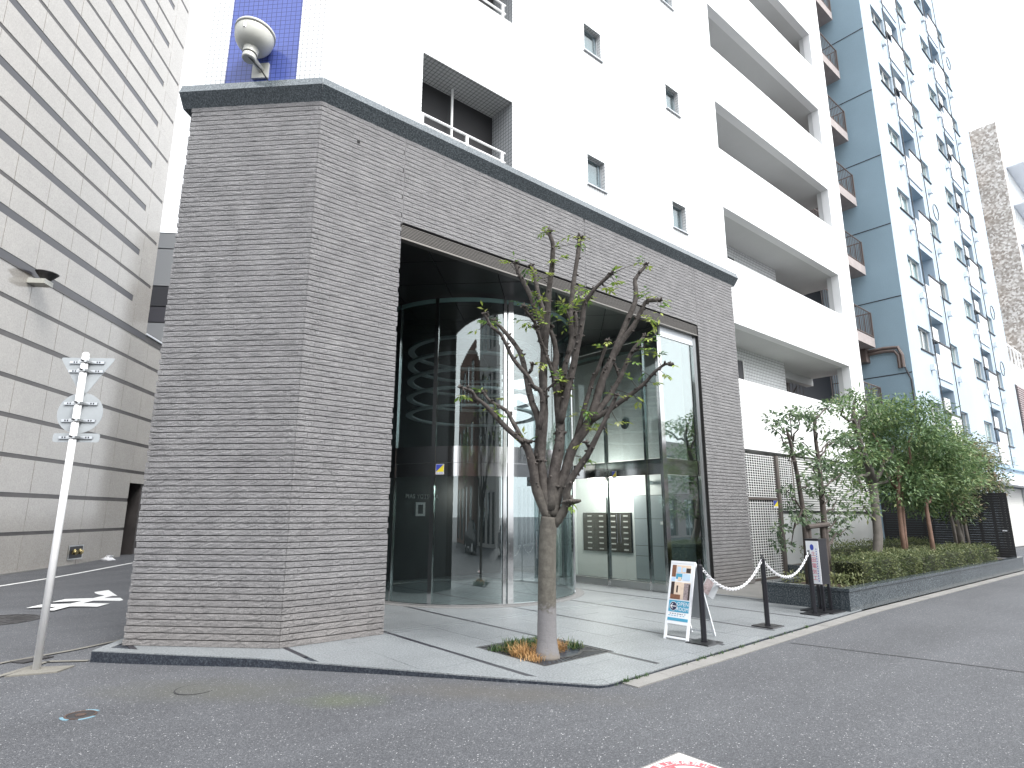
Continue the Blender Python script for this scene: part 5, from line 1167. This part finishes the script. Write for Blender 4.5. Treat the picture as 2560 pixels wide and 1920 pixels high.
st = thing('street_tree', (2.19, -2.36, 0), 'pollarded street tree with knobbly bare limbs and few fresh leaves', 'tree')
r = random.Random(12)
def refine(pts, n=3):
    P = [Vector(p) for p in pts]; out = []
    for k in range(len(P) - 1):
        p0, p1, p2, p3 = P[max(k - 1, 0)], P[k], P[k + 1], P[min(k + 2, len(P) - 1)]
        for j in range(n):
            t = j / n; out.append(0.5 * ((2 * p1) + (p2 - p0) * t + (2 * p0 - 5 * p1 + 4 * p2 - p3) * t * t + (3 * p1 - p0 - 3 * p2 + p3) * t ** 3))
    return out + [P[-1]]
wood = MB(); tips = []; allp = []
def knob(mb, c, rad, r):
    """burr of short cut stubs"""
    for _ in range(14):
        d = rvec(r).normalized(); d.z = abs(d.z) * 0.6 + d.z * 0.4
        mb.tube([tuple(c), tuple(c + d * rad * r.uniform(0.9, 1.6))], [rad * 0.42, rad * 0.2], 5)
for i, (r0, r1, pts) in enumerate(LIMBS):
    P = refine(pts); n = len(P); rad = []
    for k in range(n):
        q = r0 + (r1 - r0) * k / (n - 1)
        if i == 0: q *= 1.0 + 0.28 * max(0, 1 - P[k].z / 0.16) 
        else: q *= 1 + 0.16 * (r.random() - 0.4)
        rad.append(q)
    wood.tube([tuple(p) for p in P], rad, 12 if r0 > 0.05 else 8, lump=0.10 if i else 0.05, rnd=r)
    if i:
        allp += [(P[k], rad[k]) for k in range(n)]
        tips.append((P[-1], (P[-1] - P[-3]).normalized(), r1)); knob(wood, P[-1], max(0.038, r1 * 1.9), r)
        for k in range(2, n - 1):                        # old bud scars and lumps along the limb
            if r.random() < 0.9:
                d = rvec(r).normalized(); wood.tube([tuple(P[k] + d * rad[k] * 0.6), tuple(P[k] + d * (rad[k] + 0.028))], [0.018, 0.010], 5)
            if r.random() < 0.10: knob(wood, P[k], rad[k] * 1.05, r)
twigs = MB(); TB = []
for p in TUFTS:                                          # fresh shoots carrying the leaf tufts
    p = Vector(p); q, rq_ = min(allp, key=lambda a: (a[0] - p).length); d = p - q
    if d.length > 0.42: p = q + d * (0.42 / d.length)
    mid = q.lerp(p, 0.5) + rvec(r) * 0.02
    twigs.tube([tuple(q), tuple(mid), tuple(p)], [0.0055, 0.004, 0.0025], 5); TB.append((p, (p - q)))
wood.build('trunk', 'bark_street', st, smooth=True); twigs.build('shoots', 'bark_street', st, smooth=True, kind='stuff')
lf = MB()
def compound(mb, p, d, r, n, L):
    d = d.normalized(); tip = p + d * L; tone = min(1, max(0, r.gauss(0.5, 0.22)))
    for k in range(n):
        t = 0.25 + 0.75 * k / max(1, n - 1); s = 1 if k % 2 else -1
        side = d.cross(Vector((0, 0, 1)) + rvec(r) * 0.3).normalized(); q = p + d * (L * t)
        add_leaf(mb, q, side * s * (1 if k < n - 1 else 0.1) + d * 0.9 + Vector((0, 0, -0.25)), Vector((0, 0, 1)) + rvec(r) * 0.5, r.uniform(0.06, 0.105), r.uniform(0.027, 0.045), min(1, max(0, tone + r.gauss(0, 0.1))))
for p, od in TB:
    for _ in range(r.choice((1, 2, 2, 3))):
        d = rvec(r) + od.normalized() * 0.5; d.z *= 0.5; compound(lf, p - d.normalized() * 0.03, d, r, r.choice((3, 4, 5, 6)), r.uniform(0.08, 0.16))
for (p, d, q) in tips:
    for _ in range(r.choice((0, 1, 1, 2))): compound(lf, p, d * 0.6 + rvec(r), r, r.choice((3, 5)), r.uniform(0.07, 0.13))
lf.build('leaves', 'leaf_street', st)
# grate and soil
gr = thing('tree_grate', (2.47, -2.07, 0), 'square black cast iron tree grate with radial slots round the trunk', 'grate')
x0, x1, y0, y1 = PIT; gc = ((x0 + x1) / 2, (y0 + y1) / 2); fw = 0.05
fm = MB(); fm.box(x0 + 0.004, x1 - 0.004, y0 + 0.004, y0 + fw, -0.05, -0.006); fm.box(x0 + 0.004, x1 - 0.004, y1 - fw, y1 - 0.004, -0.05, -0.006); fm.box(x0 + 0.004, x0 + fw, y0 + fw, y1 - fw, -0.05, -0.006); fm.box(x1 - fw, x1 - 0.004, y0 + fw, y1 - fw, -0.05, -0.006)
fm.build('frame', 'iron', gr)
MB().arc(gc, 0.44, 0.475, 0, 6.2832, -0.05, -0.004, 48).build('inner_ring', 'iron', gr)
bars = MB()
for k in range(64):
    a = 2 * math.pi * k / 64; c, s = math.cos(a), math.sin(a)
    R1 = min((x1 - x0) / 2 / max(abs(c), 1e-6), (y1 - y0) / 2 / max(abs(s), 1e-6)) - 0.03
    bars.fr = Fr(gc, (c, s), (-s, c)); bars.box(0.47, R1, -0.011 if k % 8 else -0.02, 0.011 if k % 8 else 0.02, -0.045, -0.008)
bars.build('radial_bars', 'iron', gr)
box('soil', 'soil', (x0 + 0.002, x1 - 0.002, y0 + 0.002, y1 - 0.002, -0.20, -0.075), gr)
mo_ = MB()
for i in range(13):
    for j in range(13):
        x, y = gc[0] - 0.44 + 0.88 * i / 12, gc[1] - 0.44 + 0.88 * j / 12; d = math.hypot(x - gc[0], y - gc[1]) / 0.46
        mo_.p(x, y, -0.075 + 0.09 * max(0, 1 - d * d) + r.uniform(-0.008, 0.008))
for i in range(12):
    for j in range(12): mo_.f.append((i * 13 + j, (i + 1) * 13 + j, (i + 1) * 13 + j + 1, i * 13 + j + 1))
mo_.build('soil_mound', 'soil', gr, smooth=True)
gs = MB(); r = random.Random(3)
def tuft(c, n, L, t0, ts, spread):
    for _ in range(n):
        a = r.uniform(0, 6.283); q = Vector((c[0] + r.gauss(0, spread), c[1] + r.gauss(0, spread), 0.0 + r.uniform(-0.05, 0.0))); lean = r.uniform(0.2, 1.3)
        d = Vector((math.cos(a) * lean, math.sin(a) * lean, 1)).normalized(); l = L * r.uniform(0.5, 1.2); s = Vector((-math.sin(a), math.cos(a), 0)) * 0.004; i = len(gs.v)
        gs.v += [tuple(q - s), tuple(q + s), tuple(q + d * l * 0.6 + s * 0.8), tuple(q + d * l * 0.6 - s * 0.8), tuple(q + d * l * 0.9 + Vector((d.x, d.y, -0.5)) * l * 0.25)]
        gs.f += [(i, i + 1, i + 2, i + 3), (i + 3, i + 2, i + 4)]; t = min(1, max(0, r.gauss(t0, ts))); gs.tone += [t, t]
for c, n, L, t0 in (((2.25, -1.75), 260, 0.16, 0.12), ((2.12, -1.95), 200, 0.16, 0.25), ((2.05, -2.15), 240, 0.17, 0.75), ((2.17, -2.30), 160, 0.13, 0.8), ((2.40, -1.80), 240, 0.17, 0.12), ((2.62, -1.85), 260, 0.17, 0.12), ((2.45, -2.12), 240, 0.18, 0.75), ((2.60, -2.15), 220, 0.17, 0.7), ((2.12, -2.05), 160, 0.2, 0.7), ((2.86, -2.22), 120, 0.15, 0.1), ((2.0, -1.75), 90, 0.13, 0.15), ((2.35, -2.3), 140, 0.13, 0.5), ((2.02, -2.38), 130, 0.14, 0.85)):
    tuft(c, n, L, t0, 0.12, 0.055)
gs.build('grass', 'grass_mix', kind='stuff', label='dry orange and green grass tufts round the street tree in its grate', cat='grass')
gs = MB()
for k in range(60):                                      # weeds in the kerb joint
    x = 2.0 + r.random() ** 1.6 * 4.5; tuft((x, -3.625 + (x - 1.93) * 0.0433), r.choice((3, 5, 9)), 0.05, 0.15, 0.08, 0.012)
gs.v = [(a, b, c - 0.005) for a, b, c in gs.v]
gs.build('weeds', 'grass_mix', kind='stuff', label='small green weeds in the joint between kerb and gutter', cat='weeds')

# ================================================================== ROAD SIGN POLE (seen from behind)
PX, PY = -2.27, 1.26; zb = ground_z(PX, PY)
sp = thing('road_sign', (PX, PY, zb), 'white road sign pole with three aluminium plates seen from behind', 'road sign')
MB().tube([(PX, PY, zb - 0.1), (PX, PY, 3.56)], 0.040, 16).build('pole', 'white_paint', sp, smooth=True); MB().lathe([(0.042, 0), (0.040, 0.025), (0.02, 0.04)], (PX, PY, 3.555), (0, 0, 1), 16).build('cap', 'white_paint', sp)
SF = Fr((PX, PY), (0.80, -0.60), (0.60, 0.80))           # plates face up the alley, away from the camera
def plate(name, pts, d=0.06):
    mb = MB(); n = len(pts); f = [mb.v.append(SF(s, d, z)) for s, z in pts]; [mb.v.append(SF(s, d + 0.004, z)) for s, z in pts]
    mb.f.append(tuple(range(n))); mb.f.append(tuple(range(2 * n - 1, n - 1, -1)))
    for k in range(n): mb.f.append((k, n + k, n + (k + 1) % n, (k + 1) % n))
    return fix_normals(mb.build(name, 'plate_grey', sp))
def rounded(pts, rad, n=5):
    out = []
    for k in range(len(pts)):
        a, b, c = Vector(pts[k - 1]), Vector(pts[k]), Vector(pts[(k + 1) % len(pts)]); p, q = b + (a - b).normalized() * rad, b + (c - b).normalized() * rad
        for j in range(n + 1): t = j / n; out.append(tuple((1 - t) ** 2 * p + 2 * t * (1 - t) * b + t * t * q))
    return out
tri = plate('triangle_plate', rounded([(-0.34, 3.54), (0.34, 3.54), (0.0, 3.02)], 0.045))
rnd = plate('round_plate', [(0.275 * math.cos(q / 40 * 6.2832), 2.83 + 0.255 * math.sin(q / 40 * 6.2832)) for q in range(40)])
rec = plate('oblong_plate', rounded([(-0.28, 2.465), (0.28, 2.465), (0.28, 2.575), (-0.28, 2.575)], 0.035))
for par, zz, hw in ((tri, 3.475, 0.21), (tri, 3.36, 0.21), (rnd, 2.945, 0.20), (rnd, 2.73, 0.20), (rec, 2.52, 0.20)):
    box('bracket', 'aluminium', (-hw, hw, 0.044, 0.059, zz - 0.014, zz + 0.018), par, fr=SF); box('clamp', 'stainless_dull', (-0.05, 0.05, -0.046, 0.043, zz - 0.014, zz + 0.014), par, fr=SF)
    for q in (-0.155, -0.125, 0.125, 0.155): box('slot', 'steel_dark', (q - 0.007, q + 0.007, 0.0415, 0.0435, zz - 0.008, zz + 0.013), par, fr=SF)
    MB().tube([SF(0.0, -0.045, zz + 0.005), SF(0.0, -0.062, zz + 0.005)], 0.013, 8).build('bolt', 'steel_dark', par)

# ================================================================== A-BOARD, STANCHIONS, NOTICE STAND
ab = thing('a_board', (4.47, -2.78, 0), 'white folding A-board with room photos and an OPEN ROOM arrow panel', 'sign board')
tl, tr = Vector((4.15, -2.60, 0)), Vector((4.16, -2.97, 0)); apex = Vector((4.42, -2.60, 0.98)); apexr = Vector((4.43, -2.97, 0.98))
ex = (tr - tl).normalized(); upv = (apex - tl).normalized(); nv = ex.cross(upv)   # outward normal of the front leaf
HB = (apex - tl).length; WB = (tr - tl).length
def ab_box(name, mat, x0, x1, y0, y1, d0, d1, parent):
    mb = MB()
    for dd in (d0, d1):
        for (x, y) in ((x0, y0), (x1, y0), (x1, y1), (x0, y1)): mb.v.append(tuple(tl + ex * x + upv * y + nv * dd))
    mb.f = [(3, 2, 1, 0), (4, 5, 6, 7), (0, 1, 5, 4), (1, 2, 6, 5), (2, 3, 7, 6), (3, 0, 4, 7)]
    return fix_normals(mb.build(name, mat, parent))
ab_box('leg', 'board_white', 0.0, 0.035, 0, HB - 0.03, -0.02, 0.0, ab); ab_box('leg', 'board_white', WB - 0.035, WB, 0, HB - 0.03, -0.02, 0.0, ab); ab_box('foot_rail', 'board_white', 0.035, WB - 0.035, 0.02, 0.045, -0.019, -0.001, ab)
ab_box('top_rail', 'board_white', 0.0, WB, HB - 0.03, HB, -0.022, 0.002, ab)
pan = ab_box('panel', 'board_white', 0.034, WB - 0.034, 0.20, HB - 0.03, -0.015, -0.0015, ab)
def pr_(name, mat, x0, x1, y0, y1, lvl=0): return ab_box(name, mat, WB * x0, WB * x1, HB * y0, HB * y1, -0.001, 0.001 + 0.0008 * lvl, pan)
pr_('photo', 'photo_cream', 0.27, 0.87, 0.845, 0.945); pr_('photo', 'photo_brown', 0.08, 0.25, 0.79, 0.945); pr_('photo', 'photo_dark', 0.68, 0.86, 0.85, 0.91, 1); pr_('photo', 'sign_paleblue', 0.30, 0.46, 0.85, 0.925, 1); pr_('photo', 'sign_paleblue', 0.52, 0.66, 0.86, 0.915, 1)
pr_('photo', 'sign_cyan', 0.27, 0.53, 0.765, 0.835); pr_('photo', 'photo_cream', 0.36, 0.50, 0.745, 0.79, 1); pr_('text_block', 'sign_paleblue', 0.56, 0.86, 0.75, 0.835); pr_('text_block', 'sign_paleblue', 0.08, 0.25, 0.735, 0.78)
ph = pr_('photo', 'photo_cream', 0.10, 0.90, 0.505, 0.725); pr_('photo', 'photo_dark', 0.10, 0.24, 0.56, 0.725, 1); pr_('photo', 'photo_grey', 0.64, 0.90, 0.505, 0.715, 1); pr_('photo', 'photo_dark', 0.83, 0.90, 0.505, 0.70, 2); pr_('photo', 'photo_dark', 0.33, 0.40, 0.59, 0.68, 1); pr_('photo', 'photo_brown', 0.10, 0.52, 0.505, 0.565, 2)
pr_('arrow_panel', 'sign_cyan', 0.08, 0.92, 0.345, 0.49)
def ab_pt(x, y, d): return tl + ex * (WB * x) + upv * (HB * y) + nv * d
cm_ = MB()
for nm, rad, mt, dd in (('disc_edge', 0.058, 'board_white', 0.0025), ('disc', 0.053, 'sign_navy', 0.0035)):
    mb = MB(); c = ab_pt(0.28, 0.415, dd); mb.poly([tuple(c + ex * rad * math.cos(q / 28 * 6.2832) + upv * rad * math.sin(q / 28 * 6.2832)) for q in range(28)]); mb.build(nm, mt, pan)
def stroke(a, b, wd, mat, dd):
    A_, B_ = ab_pt(*a, dd), ab_pt(*b, dd); d = (B_ - A_).normalized(); s = nv.cross(d) * wd / 2; mb = MB(); mb.poly([tuple(A_ - s), tuple(B_ - s), tuple(B_ + s), tuple(A_ + s)]); mb.build('arrow', mat, pan)
stroke((0.40, 0.415), (0.17, 0.415), 0.009, 'board_white', 0.0045); stroke((0.17, 0.415), (0.26, 0.447), 0.009, 'board_white', 0.0048); stroke((0.17, 0.415), (0.26, 0.383), 0.009, 'board_white', 0.0046)
text_mesh('lettering', 'OPEN', 0.068, 'board_white', basis(ab_pt(0.665, 0.447, 0.003), ex, upv), pan, sx=0.98, space=1.05); text_mesh('lettering', 'ROOM', 0.068, 'board_white', basis(ab_pt(0.665, 0.383, 0.003), ex, upv), pan, sx=0.9, space=1.0)
for q in range(7): pr_('small_print', 'ink', 0.16 + q * 0.10, 0.16 + q * 0.10 + random.uniform(0.03, 0.07), 0.318, 0.326)
for q in range(6): pr_('small_print', 'sign_cyan', 0.10 + q * 0.12, 0.10 + q * 0.12 + random.uniform(0.04, 0.09), 0.295, 0.302)
pr_('foot_band', 'sign_cyan', 0.08, 0.92, 0.235, 0.272)
# rear leaf
bl, br_ = Vector((4.80, -2.58, 0)), Vector((4.80, -2.97, 0))
rl = MB()
for a, b in ((bl, apex), (br_, apexr)):
    d = (b - a); e2_ = Vector((0, -1, 0)) * 0.03; e3 = Vector((1, 0, 0.4)).normalized() * 0.02
    if a is br_: e2_ = -e2_
    i = len(rl.v)
    for p in (a, b - d * 0.02):
        for q in (p, p + e2_, p + e2_ + e3, p + e3): rl.v.append(tuple(q))
    rl.f += [tuple(i + k for k in q) for q in ((3, 2, 1, 0), (4, 5, 6, 7), (0, 1, 5, 4), (1, 2, 6, 5), (2, 3, 7, 6), (3, 0, 4, 7))]
fix_normals(rl.build('rear_legs', 'board_white', ab))
def lerp3(t): return bl.lerp(apex, t), br_.lerp(apexr, t)
(a0, a1), (b0, b1) = lerp3(0.22), lerp3(0.95); mb = MB(); mb.poly([tuple(a0), tuple(a1), tuple(b1), tuple(b0)]); e = Vector((0.008, 0, 0.003)); mb.poly([tuple(q + e) for q in (b0, b1, a1, a0)]); mb.build('rear_panel', 'board_back', ab)
(a0, a1), (b0, b1) = lerp3(0.03), lerp3(0.055); mb = MB(); mb.poly([tuple(a0), tuple(a1), tuple(b1), tuple(b0)]); mb.build('rear_foot_rail', 'board_white', ab)
# leaflet pocket hung inside the A-board
lp = thing('leaflet_pocket', (4.72, -2.95, 0.62), 'clear leaflet pocket with a flyer hung askew on the A-board', 'leaflet holder')
m = basis((4.70, -3.03, 0.62), (0.45, -0.45, -0.42), (0.25, -0.25, 0.62)); 
def flat(name, mat, m, x0, x1, y0, y1, par): me = bpy.data.meshes.new(name); me.from_pydata([tuple(m @ Vector((x, y, 0))) for x, y in ((x0, y0), (x1, y0), (x1, y1), (x0, y1))], [], [(0, 1, 2, 3)]); me.materials.append(M[mat]); return link(bpy.data.objects.new(name, me), par)
flat('pocket', 'board_back', m, -0.13, 0.07, -0.11, 0.10, lp); m2 = m @ Matrix.Translation((0, 0, 0.003)); flat('flyer', 'photo_grey', m2, -0.12, -0.01, -0.10, 0.09, lp); m3 = m @ Matrix.Translation((0, 0, -0.003)); flat('flyer', 'photo_grey', m3, -0.12, 0.01, -0.10, 0.09, lp)
def stanchion(x, y, label):
    t = thing('stanchion', (x, y, 0), label, 'stanchion', 'black chain stanchions along the kerb')
    mb = MB(); mb.extrude([(-0.17, 0.0), (-0.16, 0.016), (0.16, 0.016), (0.17, 0.0)], -0.17, 0.17); mb.v = [(a + x, b + y, c) for a, b, c in mb.v]; fix_normals(mb.build('base_plate', 'black_plate', t))
    MB().lathe([(0.036, 0.016), (0.036, 0.955), (0.03, 0.962)], (x, y, 0), (0, 0, 1), 16).build('post', 'black_post', t, smooth=False); MB().lathe([(0.045, 0.016), (0.045, 0.03)], (x, y, 0), (0, 0, 1), 16).build('collar', 'black_post', t)
    for s in (-1, 1): MB().tube([(x + s * 0.012, y, 0.955), (x + s * 0.012, y, 1.02), (x + s * 0.028, y, 1.025), (x + s * 0.028, y, 0.93)], 0.004, 6).build('hook', 'black_post', t)
stanchion(4.30, -3.12, 'black stanchion post standing next to the white A-board'); stanchion(6.05, -3.06, 'black stanchion post in the middle, between two hanging chains'); stanchion(7.72, -3.00, 'black stanchion post beside the upright notice stand')
def torus_link(mb, c, d, nrm, a=0.030, b=0.018, r0=0.0055):
    d = d.normalized(); s = nrm.cross(d).normalized(); pts = []
    for k in range(10):
        q = 2 * math.pi * k / 10; pts.append(c + d * (a * math.cos(q)) + s * (b * math.sin(q)))
    pts.append(pts[0]); mb.tube([tuple(p) for p in pts], r0, 5, cap=False)
def chain(a, b, sag, label):
    mb = MB(); a, b = Vector(a), Vector(b); n = int((b - a).length * 1.12 / 0.046); prev = None
    for k in range(n + 1):
        t = k / n; p = a.lerp(b, t) - Vector((0, 0, sag * 4 * t * (1 - t))); t2 = t + 0.01; q = a.lerp(b, t2) - Vector((0, 0, sag * 4 * t2 * (1 - t2)))
        d = q - p; n1 = Vector((0, 1, 0)) if k % 2 else Vector((0, 0.1, 1)); torus_link(mb, p, d, n1 if k % 2 == 0 else n1)
    mb.build('chain', 'chain_white', None, label=label, cat='chain', group='white plastic chains between the stanchions')
chain((4.33, -3.12, 0.93), (6.02, -3.06, 0.93), 0.34, 'white plastic chain hanging from the stanchion by the A-board'); chain((6.08, -3.06, 0.93), (7.69, -3.0, 0.96), 0.30, 'white plastic chain hanging up to the notice stand')
nb = thing('notice_stand', (8.17, -2.94, 0), 'upright black notice stand with a tall white vertical notice by the planter', 'sign stand')
box('base_plate', 'black_plate', (7.90, 8.40, -3.22, -2.68, 0.002, 0.022), nb)
for x, y in ((8.0, -2.86), (8.0, -3.04), (8.26, -2.86), (8.26, -3.04)): box('post', 'black_post', (x - 0.02, x + 0.02, y - 0.02, y + 0.02, 0.022, 1.17), nb)
nbp = box('frame', 'black_post', (7.985, 8.28, -3.065, -2.835, 0.45, 1.175), nb)
box('frame_top', 'black_post', (7.97, 8.29, -3.075, -2.825, 1.176, 1.20), nb)
no = box('notice', 'board_white', (7.968, 7.984, -3.06, -2.85, 0.46, 1.165), nb)
mb = MB(); mb.poly([(7.966, -2.95 - 0.032 * math.cos(q / 24 * 6.2832), 1.06 + 0.05 * math.sin(q / 24 * 6.2832)) for q in range(24)]); mb.build('emblem', 'sign_blue', no)
for k, chh in enumerate('土田電気工'): text_mesh('lettering', chh, 0.085, 'sign_red', basis((7.9655, -2.965, 0.95 - k * 0.10), (0, -1, 0), (0, 0, 1)), no)
for k in range(14): box('small_print', 'sign_blue', (7.9655, 7.9675, -3.025, -3.012, 0.50 + k * 0.04, 0.52 + k * 0.04), no)

# ================================================================== ACROSS THE STREET (seen in the glass)
def facade(name, label, x0, x1, y, h, mat, cols, fl, wmat='window_glass', wfrac=0.6, depth=12):
    t = thing(name, ((x0 + x1) / 2, y, 0), label, 'building')
    F = Fr((x1, y), (-1, 0), (0, -1)); hl = []; bw = (x1 - x0) / cols; fh = h / fl
    for c in range(cols):
        for f in range(fl): hl.append((bw * (c + 0.5 - wfrac / 2), bw * (c + 0.5 + wfrac / 2), fh * f + (0.9 if f else 0.1), fh * (f + 1) - 0.5, 0.25))
    mb = MB(F); wall_holes(mb, 0, x1 - x0, -0.1, h, hl, 0.25); mb.build('front_wall', mat, t)
    box('body', mat, (0.01, x1 - x0 - 0.01, 0.5, depth, -0.1, h - 0.02), t, fr=F)
    for (a, b, c, e, dd) in hl: wn = box('window', wmat, (a, b, 0.2, 0.24, c, e), t, fr=F); box('mullion', 'aluminium', ((a + b) / 2 - 0.03, (a + b) / 2 + 0.03, 0.17, 0.199, c, e), wn, fr=F); box('blind', 'dark_void', (a, b, 0.26, 0.3, c, e), wn, fr=F)
    box('parapet', mat, (-0.05, x1 - x0 + 0.05, -0.06, 0.3, h, h + 0.5), t, fr=F)
facade('brick_building', 'red brick building across the street, mirrored in the rotunda glass', -19, -8.5, -17, 11, 'brick_red', 4, 3)
facade('cream_building', 'tall grey-beige building across the street, mirrored in the entrance glass', -7.5, 0.5, -19, 13, 'cream_facade', 4, 4)
facade('grey_building', 'grey building across the street, mirrored in the glass room pane', 9, 22, -18, 7.0, 'grey_facade', 6, 2)
facade('dark_building', 'dark low building further along the street, mirrored in the glass', 24, 44, -19, 6.5, 'photo_grey', 8, 2)
def car(name, label, x, y, ang, body):
    t = thing(name, (x, y, ground_z(x, y)), label, 'car', 'parked cars mirrored in the glass'); z = ground_z(x, y)
    F = Fr((x, y), (math.cos(ang), math.sin(ang)), (-math.sin(ang), math.cos(ang)))
    low = [(-2.1, 0.35), (-2.15, 0.62), (-2.0, 0.86), (-0.95, 0.98), (1.5, 1.0), (2.1, 0.92), (2.2, 0.6), (2.15, 0.35)]; top = [(-0.95, 0.98), (-0.25, 1.42), (1.0, 1.46), (1.75, 1.0)]
    def sweep(prof, w0, w1, nm, mt):
        mb = MB(F); n = len(prof); zc = max(p[1] for p in prof)
        for sgn in (-1, 1):
            for s, zz in prof: mb.p(s, sgn * (w0 if zz < zc - 0.1 else w1), z + zz)
        mb.f.append(tuple(range(n))); mb.f.append(tuple(range(2 * n - 1, n - 1, -1)))
        for k in range(n): mb.f.append((k, n + k, n + (k + 1) % n, (k + 1) % n))
        return fix_normals(mb.build(nm, mt, t))
    sweep(low, 0.84, 0.80, 'body', body); sweep(top, 0.74, 0.62, 'cabin', 'car_glass'); sweep([(-0.3, 1.40), (-0.2, 1.47), (0.95, 1.50), (1.1, 1.42)], 0.66, 0.60, 'roof', body)
    for s in (-1.35, 1.35):
        for d in (-0.8, 0.8):
            w_ = MB().lathe([(0.31, -0.1), (0.33, -0.06), (0.33, 0.06), (0.31, 0.1)], F(s, d, z + 0.33), F.ey + (0,), 20).build('wheel', 'tyre', t); MB().lathe([(0.19, -0.105), (0.19, 0.105)], F(s, d, z + 0.33), F.ey + (0,), 14).build('rim', 'stainless_dull', w_)
    for d in (-0.6, 0.6): box('headlight', 'paper_white', (-2.17, -2.12, d - 0.15, d + 0.15, z + 0.62, z + 0.74), t, fr=F)
car('parked_car', 'black car parked across the street, mirrored in the rotunda door', -6.5, -12.6, 0.0, 'car_black'); car('parked_car', 'silver car parked across the street, mirrored in the glass', 4.5, -12.8, math.pi, 'car_silver')
for i, (x, y) in enumerate(((3.6, -14.2), (-10.5, -14.0))):
    bl_ = scatter_blobs(40 + i, 16, (x, y, 4.6), (1.3, 1.3, 1.5), 0.6)
    garden_tree('far_kerb_tree', ('leafy kerb tree across the street, mirrored between the pale and grey buildings', 'leafy kerb tree across the street before the brick building, mirrored in the glass')[i], (x, y, -0.05), [([(x, y, -0.1), (x + 0.05, y, 1.5), (x, y, 3.2), (x, y, 4.6)], [0.14, 0.12, 0.10, 0.05])], [((x, y, 2.8), (x + 1.0, y, 4.6), 0.06, 0.02), ((x, y, 2.6), (x - 0.9, y + 0.4, 4.4), 0.06, 0.02)], bl_, 'bark_dark', 'leaf_green', 50 + i, 55, 0.16, 0.07, 'kerb trees across the street')
